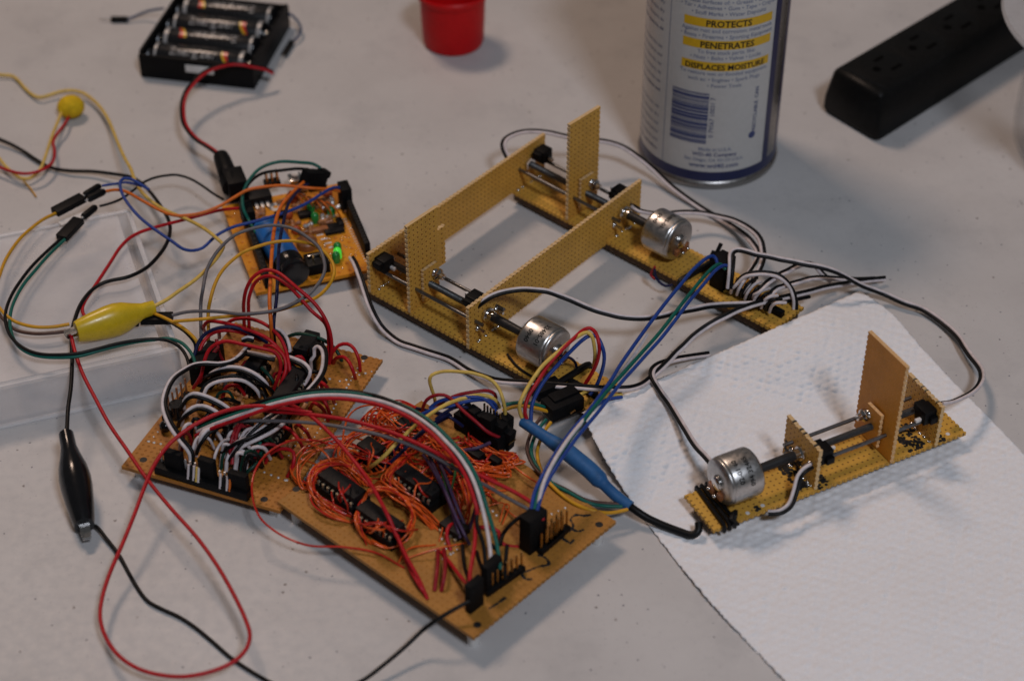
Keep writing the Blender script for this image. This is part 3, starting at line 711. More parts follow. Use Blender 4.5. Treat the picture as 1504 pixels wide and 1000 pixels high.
aw('red', '302,490 300,478 306,472 323,473 351,480 379,490 394,498 411,514 420,528 421,545 417,562', [z0, 22, 25, 27, 28, 27, 26, 22, 18, 14, z0])
aw('red', '333,486 336,473 349,468 366,468 383,473 399,483 412,497 420,515 426,545 428,572', [z0, 19, 23, 24, 25, 25, 23, 20, 15, z0])
aw('navy', '285,523 291,504 302,490 319,482 338,480 358,485 375,493 392,503', [20, 24, 27, 29, 29, 27, 23, 17])
aw('red', '291,520 298,504 308,492 323,486 344,486 364,492 382,500', [19, 22, 24, 26, 26, 22, 16])
aw('maroon', '322,496 325,484 340,478 360,488 385,500', [z0, 18, 20, 18, 12])
aw('red', '284,570 296,549 300,531 307,514 320,504 333,501 358,506 386,512 403,517 411,528 412,542 407,559 400,576', [z0, 17, 22, 26, 29, 30, 30, 29, 27, 24, 20, 15, z0])
aw('red', '388,508 400,508 411,516 418,526 420,542 414,560 408,578', [22, 24, 23, 21, 18, 14, z0])
aw('maroon', '290,566 300,552 305,540 312,520 320,512', [z0, 14, 17, 19, 20]); aw('red', '298,570 312,545 322,530', [z0, 13, 16]); aw('maroon', '318,498 321,516 330,535', [20, 16, z0])
aw('red', '359,482 358,460 358,444 362,424 371,408 388,397 405,399 434,421 464,448 481,476 487,503 484,534', [z0, 18, 26, 34, 39, 42, 42, 40, 34, 27, 19, z0])
aw('red', '366,482 365,455 366,436 374,416 384,408 396,405 408,409 428,424 457,456 478,476 483,500 480,536', [z0, 18, 26, 32, 36, 38, 38, 37, 31, 25, 18, z0])
aw('darkgreen', '420,500 424,494 441,490 472,498 488,508 498,521 502,530', [z0, 13, 16, 15, 13, 11, z0])
for s in ('486,530 488,518 498,507 510,505 520,512 527,528 529,545', '489,534 494,526 504,524 513,532 518,543 522,556', '448,582 453,574 462,573 472,582 480,596 485,610', '464,566 470,561 480,568 487,580 491,592',
          '408,632 415,627 427,632 438,645 447,662', '434,626 440,625 450,634 458,650', '390,680 396,667 408,660 420,659 431,664 431,682 422,700', '455,600 462,592 474,600 482,618'):
    aw('red', s, [z0, 15, 17, 17, z0] if len(s) < 60 else [z0, 15, 19, 19, 14, z0])
aw('maroon', '344,680 338,665 342,640 352,622', [z0, 15, 20, 20]); aw('maroon', '341,682 347,640 356,618', [z0+6, 20, 22])
aw('darkgreen', '356,705 366,690 378,680 386,664', [z0, 13, 14, 11]); aw('darkgreen', '384,540 398,555 408,575', [16, 14, z0]); aw('teal', '376,676 384,660 378,640', [z0, 15, 18])
def zw(s, z, tw=0.0, c=('black', 'white'), r=0.78): bundle(c, s, z, r, 'x', None, parent=bdA, tw=tw, part='wire_pair')
zw('366,508 352,524 338,532 320,535 304,534 286,536 270,544 256,554 247,568 241,592 248,618 266,646 280,664 282,684', [19, 23, 25, 26, 27, 28, 29, 29, 28, 26, 24, 21, 18, z0+5], 0.8, ('white', 'black'))
zw('270,606 268,596 274,585 284,580 296,582 312,588 330,598 344,610', [z0, 16, 20, 22, 22, 20, 17, 13], 0.9); zw('264,626 268,614 278,604 290,598 304,600 322,610 336,618', [z0, 14, 18, 19, 19, 17, 14], 0.9)
zw('292,600 296,582 302,568 314,560 330,556 346,555 360,558 374,568 381,580', [z0, 18, 21, 23, 24, 24, 22, 18, 13], 0.8, ('white', 'black')); zw('300,560 308,550 322,544 340,541 358,544 378,554 392,566 402,580', [z0, 19, 23, 25, 25, 24, 20, z0+4], 0.7)
zw('360,518 380,522 404,527', [21, 22, 21], 0.3); zw('418,524 432,529 446,536 454,546 452,556 446,566', [17, 18, 18, 17, 14, z0+4], 1.2)
zw('460,545 459,522 460,510 468,507 475,513 477,530 473,548 462,564 444,582 426,594 402,608 382,622 362,642 344,664 338,676', [z0, 17, 20, 21, 22, 23, 24, 25, 26, 26, 25, 24, 21, 17, 13], 0.9, ('white', 'black'))
zw('414,621 400,632 382,642 362,652 346,662 334,676', [18, 21, 21, 19, 16, 11], 1.0); zw('410,610 392,626 370,640 348,650 326,664', [20, 22, 22, 20, 14], 0.9, ('white', 'black'))
zw('404,484 412,488 420,500 424,516 426,530', [20, 20, 18, 15, z0], 1.0); zw('356,500 364,497 372,499', [23, 24, 23], 0.2); zw('290,664 296,646 305,634 318,628', [z0+4, 18, 20, 20], 0.8)
for s in ('294,640 300,615 312,604 330,606', '320,590 335,586 352,592', '330,655 336,630 350,612', '376,570 388,580 396,600', '352,575 346,560 352,545 366,542', '430,545 436,556 432,572', '385,600 400,596 412,604', '310,650 318,630 336,625'):
    aw('black', s, [z0+1, 16, 17, 12])

rn = random.Random(77)                                # more short links crowding the front half
for k in range(26):
    px, py = 262+rn.uniform(0, 110), 0; py = 640+(px-262)*0.30+rn.uniform(-14, 30); l_ = rn.uniform(8, 26); c = rn.choice(('white', 'black', 'black', 'white', 'darkgreen', 'maroon'))
    aw(c, f'{px:.0f},{py+12:.0f} {px+2:.0f},{py-6:.0f} {px+l_*0.6:.0f},{py-20-l_*0.3:.0f} {px+l_*1.4:.0f},{py-18-l_*0.4:.0f} {px+l_*2:.0f},{py-8:.0f}', [z0+1, 13, rn.uniform(16, 20), rn.uniform(15, 19), z0+2], rn.uniform(0.6, 0.8))
for k in range(24):
    px = rn.uniform(300, 470); py = rn.uniform(520, 600); l_ = rn.uniform(8, 24); c = rn.choice(('black', 'black', 'white', 'maroon', 'red', 'darkgreen', 'grey'))
    aw(c, f'{px:.0f},{py+10:.0f} {px+l_*0.3:.0f},{py-6:.0f} {px+l_:.0f},{py-8:.0f} {px+l_*1.6:.0f},{py+8:.0f}', [z0+1, 14, 15, z0+1], rn.uniform(0.55, 0.8))

# ---- front board with wire-wrap
ZB = 10.4
bL, bB, bR = P(409, 735, ZB), P(696, 936, ZB), P(905, 765, ZB)
bdB = thing('circuit_board', ((bL.x+bR.x)/2, (bL.y+bR.y)/2, 0), 'brown circuit board with tangled orange wire-wrap and black chips in front', 'circuit board')
MBd, wB, hB = board(bdB, bL, bB, bR, ZB, 1.6, 'perf_board_dark', ((435, 718), (701, 917), (880, 770)), 'b')
BY = math.degrees(ang(bB, bL)); BX = BY-90
chip(bdB, 504, 732, ZB, 20, BY, 8); chip(bdB, 560, 781, ZB, 20, BY, 8); chip(bdB, 547, 678, ZB, 10, BY, 4); chip(bdB, 616, 728, ZB, 20, BY, 8)
chip(bdB, 596, 634, ZB, 8, BY, 3, socket=False); chip(bdB, 668, 782, ZB, 10, BY, 4, socket=False)
# rear header block with stacked plugs
hb = P(708, 644, ZB)
MB().box((0, 0, 4), (8.5, 24, 8), bev=0.5).build('header_block', 'black_matte', bdB, T(P(709, 641, ZB)) @ RZ(BX))
for px, py, zz in ((686, 622, 9), (697, 627, 11), (708, 634, 10), (719, 638, 12), (730, 645, 9), (743, 655, 6), (742, 636, 7), (690, 633, 7)):
    pxbox('plug', 'black_matte', bdB, px, py, ZB+zz-6, (4.2, 5.2, 9.5), BX+(px*7 % 24)-12, 0.4, RX((px*5 % 22)-11))
for px, py in ((745, 644), (752, 649)):
    a_ = P(px-5, py+3, ZB+5); b_ = P(px+5, py-4, ZB+5); MB().cyl(a_, b_, 0.4, 6).build('pin', 'gold_pin', bdB)
for k in range(6): MB().box((0, 0, 13), (0.64, 0.64, 4)).build('pin', 'gold_pin', bdB, T(P(712+k*4.5, 634+k*3, ZB)) @ RZ(BX))
pxbox('plug', 'black_plastic', bdB, 728, 692, ZB, (3, 5, 7), BX); pxbox('plug', 'black_plastic', bdB, 700, 680, ZB, (4, 6, 6), BX)
# front plugs and pin rows
pxbox('plug', 'black_matte', bdB, 697, 892, ZB, (7.2, 2.8, 14), BX, 0.3)
pxbox('plug', 'black_matte', bdB, 722, 863, ZB, (8.4, 3.0, 14), BX+4, 0.3)
pxbox('plug', 'black_matte', bdB, 783, 801, ZB, (9.6, 5.6, 17), BX, 0.4)
pinrow(bdB, (716, 873), (766, 838), ZB, 8, 8.5); pinrow(bdB, (795, 812), (832, 779), ZB, 7, 9); pinrow(bdB, (803, 805), (824, 787), ZB, 4, 12)
# black ink squiggles on the board
def ink(parent, s, z, r=0.55):
    pts = spline(path(s, z), 0.8); rn_ = random.Random(len(s)); b = MB()
    for i, p in enumerate(pts):
        q = r*rn_.uniform(0.7, 1.5); b.lathe([(q, 0.02), (q*0.7, 0.16+0.001*(i % 7))], 7, T(p))
    tag(b.build('marker_ink', 'ink_black', parent), kind='stuff')
for s in ('741,878 730,886 719,893', '762,842 775,838 790,832 806,828 800,818 792,815', '766,842 772,850 780,850', '836,780 842,772 838,762 846,756 858,757 866,756', '838,775 848,780 856,778', '826,790 838,797 842,793', '730,848 750,846 764,838'): ink(bdB, s, ZB+0.02)
solder_line(bdB, (((640, 808), (668, 800)), ((650, 820), (672, 806)), ((716, 744), (730, 756)), ((560, 640), (600, 600)), ((800, 760), (830, 745)), ((648, 790), (665, 812))), ZB+0.1, 9, (0.35, 0.7))
# wire-wrap
rn = random.Random(11)
def bw(s, z, mat='wrap_orange', r=None): wire('x', s, z, r or rn.uniform(0.26, 0.42), 'wrap_wire', parent=bdB, mat=mat, n=6)
rn = random.Random(11)
def jit(s, j, zs, mats=('wrap_orange', 'wrap_orange', 'wrap_red')):
    pts = [tuple(float(v) for v in p.split(',')) for p in s.split()]
    dx, dy = rn.uniform(-j, j), rn.uniform(-j, j); cx = sum(p[0] for p in pts)/len(pts); cy = sum(p[1] for p in pts)/len(pts); k = 1+rn.uniform(-0.03, 0.03)*j/1.5
    bw(' '.join(f'{cx+(x-cx)*k+dx+rn.uniform(-4.2,4.2):.1f},{cy+(y-cy)*k+dy+rn.uniform(-3.4,3.4):.1f}' for x, y in pts), [z+rn.uniform(-1.5, 1.5) if 0 < i < len(zs)-1 else z for i, z in enumerate(zs)], rn.choice(mats))
b0 = ZB
loop1 = '517,764 490,753 468,736 457,714 460,698 474,684 500,679 524,692 541,713'
loop2 = '545,797 533,783 527,760 531,738 544,722 570,716 596,733 607,758 597,788 572,803 545,792'
fan1 = '541,713 520,690 500,672 505,650 530,634 560,630 590,640 606,655'
for k in range(11): jit(loop1, 5, [b0, 12, 15, 17, 18, 18, 17, 15, b0+1])
for k in range(5): jit(loop2, 4, [b0, 14, 17, 18, 19, 19, 18, 16, 14, 12, b0+1])
for k in range(13): jit(fan1, 6, [b0+2, 14, 16, 18, 18, 17, 15, b0+2])
for k in range(5): jit('470,700 445,710 436,690 446,668 474,654 506,652 540,664 562,690', 8, [b0, 11, 13, 15, 17, 18, 16, b0+1])
for k in range(15): jit('640,770 612,742 586,724 566,712 548,716', 9, [b0, 14, 17, 16, b0+2])
for k in range(17): jit('690,650 718,668 742,688 700,684 672,676 650,662', 10, [b0+2, 13, 15, 14, 13, b0+2])
for k in range(15): jit('640,640 664,662 690,690 706,716', 12, [b0+3, 16, 15, b0])
for k in range(13): jit('610,610 590,600 566,606 552,622 570,640 596,650', 8, [b0, 13, 15, 16, 15, b0+1])
for k in range(10): jit('556,640 540,620 552,606 572,616 590,640 604,660', 7, [b0, 14, 15, 15, 13, b0])
for k in range(10): jit('600,670 580,684 570,702 590,720 610,742', 9, [b0+2, 16, 17, 15, b0])
for k in range(11): jit('660,690 672,710 680,740 676,760', 12, [b0+3, 16, 15, b0])
for k in range(10): jit('735,665 760,672 730,682 700,692 720,706', 7, [b0+2, 13, 13, 12, b0])
for k in range(120):                                  # loose tangle between the chips and the rear header
    u, v_ = rn.uniform(0, 1), rn.uniform(0, 1); x, y = (560+170*u, 605+100*u*0.55+v_*80) if k % 3 else (485+110*u, 735-(76+110*u)*0.77+16+v_*50); a = rn.uniform(0, 6.28); l_ = rn.uniform(14, 55)
    q = [(x+l_*t_*math.cos(a)+rn.uniform(-6, 6), y+l_*t_*0.6*math.sin(a)+rn.uniform(-5, 5)) for t_ in (-1, -0.4, 0.3, 1)]
    bw(' '.join(f'{i_:.1f},{j_:.1f}' for i_, j_ in q), [b0+rn.uniform(0, 2), rn.uniform(11, 18), rn.uniform(12, 19), b0+rn.uniform(0, 3)], rn.choice(('wrap_orange', 'wrap_red')))
for k in range(16):                                  # strands lying across the chips
    x, y = rn.choice(((504, 722), (560, 772), (616, 718), (545, 668))); a = rn.uniform(0, 6.28); l_ = rn.uniform(26, 50)
    q = [(x+l_*t_*math.cos(a)+rn.uniform(-7, 7), y+l_*t_*0.6*math.sin(a)+rn.uniform(-6, 6)) for t_ in (-1, -0.5, 0, 0.5, 1)]
    bw(' '.join(f'{i_:.1f},{j_:.1f}' for i_, j_ in q), [b0+2, 20, rn.uniform(21, 25), 20, b0+2], rn.choice(('wrap_orange', 'wrap_red')), 0.34)
bw('486,654 470,648 456,646 440,645 424,648 400,660 382,678 372,700 371,730 382,760 400,777 422,790 455,801 505,803 554,812 594,834', [b0+6, 20, 24, 24, 22, 20, 18, 16, 15, 14, 12, 11, 11, 12, 12, b0], 'wrap_red', 0.42)
bw('420,648 440,646 462,654 480,668 492,690', [16, 20, 21, 20, 15], 'wrap_orange', 0.42)
bw('502,690 506,628 516,606 540,595 590,606', [b0+3, 20, 25, 24, 14], 'wrap_orange', 0.4)
for s in ('556,625 550,618 553,612 560,614 565,624 580,630', '570,592 590,596 620,606', '740,745 760,760 790,768', '700,760 716,744 736,738 744,742', '734,766 742,740 748,742 738,770', '616,640 624,648 612,660', '596,820 640,806 690,796', '640,800 600,806 585,826', '642,770 650,772 645,795', '735,660 750,680 775,700 800,715'):
    bw(s, [b0+1, 13, 14, b0+1])
def br(c, s, z, r=0.75): wire(c, s, z, r, 'jumper_wire', parent=bdB)
br('red', '583,786 596,815 616,852 628,880', [20, 18, 14, b0]); br('red', '586,794 600,830 618,862 626,874', [14, 14, 13, b0])
br('maroon', '643,806 643,825 641,845 638,868', [b0, 13, 13, b0]); br('maroon', '652,806 654,830 652,850 648,868', [b0, 14, 14, b0]); br('red', '648,810 660,825 676,846 690,862', [b0, 13, 16, 17])
br('red', '662,808 656,786 660,772 676,768', [b0, 14, 15, 12]); br('red', '704,774 718,774 732,780 736,796 748,802 768,803', [15, 14, 12, 11, 10, b0])
br('green', '646,680 652,704 660,730 672,766 676,790', [18, 19, 18, 14, b0], 0.5); br('green', '655,675 668,688 664,716 660,740 670,772', [18, 19, 19, 17, b0], 0.5); br('green', '640,674 655,680 672,690 690,712', [18, 20, 19, 15], 0.5)
for s in ('628,662 640,690 656,726 672,764 690,800', '634,660 652,694 668,736 684,774', '622,668 642,700 662,744 676,790', '690,708 700,738 690,776', '616,655 640,672 668,700'): br('purple', s, [b0+5, 20, 22, 19, b0+3], 0.7)
br('purple', '676,662 700,658 720,650', [15, 17, 17]); br('black', '679,800 682,830 688,850 694,870', [b0+4, 16, 20, 21]); br('black', '700,810 706,830 714,842', [b0+4, 18, 20])
br('black', '735,800 738,786 748,772 762,760 776,752', [b0+3, 14, 18, 20, 20]); br('black', '745,800 742,830 742,850', [b0+10, 17, 15]); br('black', '722,800 732,812 738,840', [16, 18, 16])
for s in ('590,662 614,640 640,622 662,610', '612,600 636,605 660,612 680,626', '575,668 590,645 604,630'): br('navy', s, [b0+4, 19, 21, b0+6])

# ---- microcontroller board
AR = T(P(376, 431, 6).x, P(376, 431, 6).y, 0) @ RZ(19.0); AA = 18.0; ZU = 6.2
ard = thing('controller_board', (-100, 705, 0), 'small orange controller board with blue capacitor and green LEDs', 'circuit board')
MB().prism(perf_outline(56, 69, ''), 4.6, ZU).build('board', 'pcb_orange', ard, AR)
for x, y in ((4, 4), (49, 4), (4, 64), (49, 64)): MB().cyl((x, y, 0), (x, y, 4.6), 2.4, 12).build('foot', 'white_plastic', ard, AR)
def ab(name, mat, x, y, d, bev=0.3, z=ZU): return MB().box((x, y, z+d[2]/2), d, bev=bev).build(name, mat, ard, AR)
def al(px, py, z=ZU): return AR.inverted() @ P(px, py, z)
for a_, b_, n in (((509, 304), (541, 380), 18), ((357, 318), (394, 424), 16)):
    A, B = al(*a_), al(*b_); c = (A+B)/2; L = (A-B).length; an = math.degrees(math.atan2((A-B).y, (A-B).x))
    o = MB().box((0, 0, 4.3), (L, 2.6, 8.5), bev=0.25).build('socket_header', 'black_plastic', ard, AR @ T(c.x, c.y, ZU) @ RZ(an))
    for k in range(n): MB().box((-L/2+(k+0.5)*L/n, 0, 8.55), (1.0, 1.0, 0.3)).build('socket_hole', 'ink_black', o, AR @ T(c.x, c.y, ZU) @ RZ(an))
p = al(350, 290); ab('power_jack', 'black_plastic', p.x, p.y+3, (9, 13.5, 10.8), 0.5)
p = al(372, 296); reg = ab('regulator', 'chip_black', p.x+3, p.y, (10.5, 9, 4.6), 0.4)
for k in range(3): MB().box((p.x+0.4+k*2.6, p.y-6.4, ZU+1.7), (1.5, 4.4, 0.7), bev=0.2).build('regulator_leg', 'tinned', reg, AR)
MB().box((p.x+3, p.y+6.4, ZU+0.6), (9.5, 4, 1.0), bev=0.2).build('regulator_tab', 'tinned', reg, AR)
a_, b_ = P(390, 334, ZU+6.8), P(434, 404, ZU+6.8)
cp = MB().cyl(a_, b_, 6.0, 32, prof=[(5.6, 0), (6.6, 0.9), (6.6, (b_-a_).length-6)]).build('capacitor', 'cap_blue', ard)
MB().cyl(a_.lerp(b_, 0.74), b_, 6.0, 32, prof=[(6.7, 0), (6.7, 4.5), (6.2, 5.6), (6.7, 6.6), (6.7, (b_-a_).length*0.26-0.6), (5.4, (b_-a_).length*0.26)]).build('capacitor_end', 'black_gloss', cp)
p = al(451, 362); MB().lathe([(4.6, 0), (4.8, 0.6), (4.8, 3.2), (4.0, 3.9)], 24, T(p.x, p.y, ZU)).build('crystal', 'copper_brown', ard, AR)
p = al(466, 394); tr = ab('slide_switch', 'black_plastic', p.x, p.y, (10, 9.5, 5.5), 0.4)
MB().box((p.x, p.y+1.5, ZU+6.4), (7.2, 1.0, 1.0), bev=0.2).build('switch_bar', 'bright_steel', tr, AR)
for k in (-1, 1): MB().box((p.x+k*1.8, p.y-1.5, ZU+6.4), (0.7, 0.7, 4.6)).build('pin', 'gold_pin', tr, AR)
p = al(434, 268); bt = ab('push_button', 'bright_steel', p.x, p.y, (6.2, 6.2, 3.4), 0.4); MB().cyl((p.x, p.y, ZU+3.3), (p.x, p.y, ZU+4.8), 1.7, 18).build('button_cap', 'white_plastic', bt, AR)
p = al(400, 272); ab('pin_block', 'black_plastic', p.x, p.y, (7.5, 5.0, 2.5), 0.2)
for k in range(3):
    for q in range(2): MB().box((p.x-2.54+k*2.54, p.y-1.2+q*2.5, ZU+4.5), (0.7, 0.7, 6)).build('pin', 'black_plastic' if q else 'gold_pin', ard, AR)
for px, py, m_ in ((457, 312, 'led_green'), (463, 326, 'led_green'), (487, 318, 'led_green'), (496, 378, 'led_lit'), (496, 370, 'led_green'), (494, 384, 'led_green')):
    p = al(px, py); MB().lathe([(1.9, 0), (1.9, 3.4), (1.6, 4.4), (0.9, 5.1), (0.1, 5.3)], 16, T(p.x, p.y, ZU)).build('led', m_, ard, AR)
rn = random.Random(5)
for k in range(48):
    px, py = rn.choice(((440, 330), (470, 300), (480, 296), (425, 325), (445, 305), (478, 325), (455, 340), (382, 318), (395, 325), (418, 300), (500, 305), (448, 285)))
    p = al(px+rn.uniform(-9, 9), py+rn.uniform(-7, 7)); d = (0.5, 2.4) if k % 2 else (2.4, 0.5)
    MB().cyl((p.x-d[0], p.y-d[1], ZU+1.1), (p.x+d[0], p.y+d[1], ZU+1.1), 0.9, 10, prof=[(0.6, 0), (1.1, 0.5), (1.1, 1.3), (0.85, 1.8), (0.85, 3.1), (1.1, 3.6), (1.1, 4.4), (0.6, 4.9)]).build('resistor', rn.choice(('resistor_tan', 'resistor_tan', 'copper_brown', 'tinned')), ard, AR)
for px, py in ((432, 300), (482, 292), (424, 324), (436, 345)):
    p = al(px, py); MB().ball((p.x, p.y, ZU+2.6), 2.4, (1, 0.6, 1)).build('ceramic_capacitor', 'red_ceramic', ard, AR)
for px, py, d in ((412, 318, (5, 4, 2)), (448, 318, (6, 4, 2.4)), (470, 340, (7.5, 3.2, 2)), (490, 338, (9, 7, 1.6)), (436, 290, (5, 3, 3)), (480, 308, (3, 5, 3.5)), (380, 345, (3, 6, 3)), (418, 345, (3.4, 3.4, 5)), (460, 276, (6, 4, 3)), (500, 330, (2.5, 6, 2.5))):
    p = al(px, py); ab('small_part', rn.choice(('chip_black', 'chip_black', 'chip_black', 'copper_brown')), p.x, p.y, d, 0.25)
for k in range(5):
    x, y = 420+k*13, 290+k*4
    wire('orange', f'{x},{y} {x+8},{y-9} {x+22},{y+2} {x+30},{y+18}', [ZU, 13, 13, ZU], 0.4, 'link_wire', parent=ard)
b = MB()
for k in range(60):
    p = al(rn.uniform(470, 525), rn.uniform(320, 388)); b.ball((p.x, p.y, ZU), rn.uniform(0.25, 0.5), (1, 1, 0.5), 5)
for k in range(46): b.ball((rn.uniform(3, 50), rn.uniform(3, 66), ZU), rn.uniform(0.25, 0.55), (1, 1, 0.5), 5)
tag(b.build('solder_dots', 'solder', ard, AR), kind='stuff')
p = al(405, 304); MB().lathe([(1.2, 0.02), (3.2, 0.02), (3.2, 0.1), (1.2, 0.1)], 24, T(p.x, p.y, ZU), (False, False)).build('pad_ring', 'tinned', ard, AR)
for k in range(18):                                  # silk-screen ticks along the right pin row
    p = al(506+k*1.9, 322+k*3.6); MB().box((p.x, p.y, ZU+0.03), (1.6, 0.5, 0.06)).build('printed_mark', 'white_plastic', ard, AR)
for k in range(5):                                   # printed block by the edge
    p = al(470+k*6, 345+k*6); MB().box((p.x, p.y, ZU+0.03), (3.2, 1.0, 0.06)).build('printed_mark', 'white_plastic', ard, AR)
p = al(508, 306); ab('header_plug', 'black_matte', p.x, p.y, (5, 8, 13), 0.4)
p = al(367, 330); ab('header_plug', 'black_matte', p.x, p.y, (4.5, 10, 10.5), 0.4)
# the plug block hanging over the board's far end
pg = thing('wire_plug', P(462, 272, 14), 'black plug with green, orange and blue leads over the controller board', 'plug')
PM = T(P(461, 262, 20)) @ RZ(40) @ RY(25)
MB().box((0, 0, 0), (12.5, 5.2, 7.5), bev=0.4).box((5.4, 0.4, 2.6), (4.5, 5.6, 3.2), bev=0.8).build('plug_body', 'black_matte', pg, PM)
MB().box((5.5, -1, -5), (0.7, 0.7, 4.0)).box((7.8, -1, -4.4), (0.7, 0.7, 4.0)).build('plug_pin', 'bright_steel', pg, PM)
wire('teal', '471,247 460,241 443,239 409,238 383,247 365,266 357,284 357,305 365,323 376,342', [23, 25, 27, 29, 28, 26, 22, 19, 16, 15], 0.75, 'lead', parent=pg)
wire('black', '453,249 436,248 417,250 385,255 367,268 356,288 354,310 362,332', [21, 23, 24, 25, 24, 20, 17, 15], 0.75, 'lead', parent=pg)
wire('orange', '451,264 432,281 412,305 403,336 399,375 397,414 396,445 398,475 400,512', [20, 24, 30, 34, 36, 36, 34, 28, 12], 0.85, 'lead', parent=pg)
wire('navy', '458,267 443,276 425,297 417,323 410,362 408,401 406,440 402,475 404,510', [19, 22, 27, 31, 33, 33, 31, 26, 12], 0.75, 'lead', parent=pg)

# ---- battery holder
bo = P(207, 114); bq = P(370, 132); ba = math.degrees(ang(bo, bq)); MBt = T(bo) @ RZ(ba)
W_, D_, H_ = 61.0, 64.0, 13.5
bh = thing('battery_holder', bo, 'black plastic battery holder tray on the far left of the table', 'battery holder')
MB().box((W_/2, D_/2, 1.2), (W_-0.4, D_-0.4, 2.0), bev=0.4).build('tray_floor', 'black_plastic', bh, MBt)
MB().box((W_/2, 0.9, H_/2), (W_, 1.8, H_), bev=0.6).build('tray_wall', 'black_plastic', bh, MBt); MB().box((W_/2, D_-0.9, H_/2), (W_, 1.8, H_), bev=0.6).build('tray_wall', 'black_plastic', bh, MBt)
for x in (0.9, W_-0.9): MB().box((x, D_/2, H_/2+0.8), (1.8, D_-3.8, H_+1.6), bev=0.6).build('tray_wall', 'black_plastic', bh, MBt)
MB().box((W_/2+2, -0.1, 8.6), (15, 0.5, 4.2), bev=0.1).build('white_sticker', 'white_plastic', bh, MBt)
for i in range(4):
    for x in (2.6, W_-2.6): MB().lathe([(3.6, -0.4), (3.2, 0.4), (1.0, 0.9)], 16, MBt @ T(x, 9+15.4*i, 8) @ RY(90 if x < 9 else -90)).build('contact', 'rod_steel', bh)
    MB().box((W_-1.0, 6+15*i, H_+2.0), (1.6, 3.0, 1.6), bev=0.5).build('clip_post', 'black_plastic', bh, MBt)
where = ('nearest the camera', 'second from the front', 'third from the front', 'at the back, cut off by the picture edge')
for i in range(4):
    fl = i % 2
    BM = MBt @ T(W_/2, 9.0+15.4*i, 8.4) @ (RZ(180) if fl else RZ(0)) @ RY(90)      # local z along the cell
    rr = 7.0; t = thing('battery', (MBt @ Vector((W_/2, 9+15.4*i, 2.4))), 'black AA battery in the holder tray, '+where[i], 'battery', 'batteries in the holder')
    MB().lathe([(5.6, -25), (6.6, -24.6), (rr, -23.8), (rr, 23.6), (6.6, 24.4), (5.8, 24.6)], 40).build('sleeve', 'cell_black', t, BM)
    MB().lathe([(2.6, 24.5), (2.6, 26.0), (2.2, 26.3)], 20).build('positive_cap', 'bright_steel', t, BM)
    MB().lathe([(rr+0.05, -23.6), (rr+0.05, -22.2)], 40, None, (False, False)).build('silver_ring', 'cell_silver', t, BM)
    MB().lathe([(rr+0.05, 21.5), (rr+0.05, 23.5)], 40, None, (False, False)).build('silver_ring', 'cell_silver', t, BM)
    base = math.pi if not fl else math.pi             # local -x points up
    def along(vs): return [Vector((rr+0.08, 0, 0)) for v in vs]
    mb = MB(); vs, fs = text_mesh('Energizer', 6.6, bold=0.06)
    up = math.pi+(0.5 if not fl else -0.3)*(1 if not fl else 1)
    mb.add([Vector(((rr+0.08)*math.cos(up-v.y/rr+0.3), (rr+0.08)*math.sin(up-v.y/rr+0.3), v.x-3)) for v in vs], fs); mb.build('lettering', 'cell_silver', t, BM)
    for c_, m_ in ((14.6, 'cell_yellow'), (15.9, 'cell_red')):
        mb = MB(); n = 10; vv = []; ff = []
        for k in range(n+1):
            a = up-0.35+1.0*k/n; sl = 3.5*(k/n)**2
            for dz in (0, 1.3 if m_ == 'cell_yellow' else 2.6*(1-0.6*k/n)): vv.append(Vector(((rr+0.1)*math.cos(a), (rr+0.1)*math.sin(a), c_+sl-3+dz)))
        for k in range(n): ff.append((2*k, 2*k+2, 2*k+3, 2*k+1))
        mb.add(vv, ff).build('flash_stripe', m_, t, BM)

# ------------------------------------------------------------------ loose leads (each a thing)
def W(c, s, z, label, r=0.75, cat='wire', name='wire', group=None): return wire(c, s, z, r, name, label, cat, group)
def jumper(label, c, s, z, head, tail, hz, pin=None, r=0.7):
    t = thing('jumper_lead', P(*head, 0), label, 'jumper wire')
    wire(c, s, z, r, 'lead', parent=t)
    a_, b_ = P(*head, hz), P(*tail, hz)
    d = (b_-a_).normalized(); L = (b_-a_).length; M = T((a_+b_)/2) @ RZ(math.degrees(math.atan2(d.y, d.x)))
    MB().box((0, 0, 0), (L, 2.6, 2.6), bev=0.3).build('plug_shell', 'black_plastic', t, M)
    if pin: MB().cyl(b_, P(*pin, hz), 0.35, 6).build('plug_pin', 'tinned', t)
    return t
jumper('blue jumper lead with bare pin, left of the battery holder', 'steelblue', '240,13 226,15 214,18 200,24 187,29', [9, 7, 5, 3, 2], (188, 29), (163, 29), 1.6, (146, 28))
jumper('blue jumper lead with bare pin, right of the battery holder', 'steelblue', '411,16 424,20 435,29 442,43 438,54 429,63', [9, 8, 6, 4, 3, 2], (429, 62), (417, 81), 1.8, (410, 95))
pl = thing('power_lead', P(400, 107, 0), 'red and black power lead with barrel plug at the controller board', 'cable')
for c, d in (('red', 0.7), ('black', -0.7)):
    pts = offset(spline(path('401,107 388,101 372,98 358,95 341,94 325,97 310,102 296,110 285,121 274,135 269,149 268,165 271,182 279,195 290,206 306,216 324,229', [9, 12, 14, 16, 17, 18, 18, 18, 17, 16, 15, 14, 14, 14, 14, 13.5, 13])), d, -d*0.2)
    MB().tube(pts, 0.72, 8).build('strand', 'wire_'+c, pl, smooth=60)
a_, b_ = P(324, 228, 13.5), P(342, 276, 12.0); L = (b_-a_).length
MB().cyl(a_, b_, 4, 28, prof=[(2.2, 0), (3.6, 0.8), (4.0, 4), (4.3, L*0.5), (4.3, L*0.62), (3.6, L*0.66), (3.6, L*0.72), (5.0, L*0.75), (5.0, L)]).build('barrel_plug', 'black_plastic', pl)
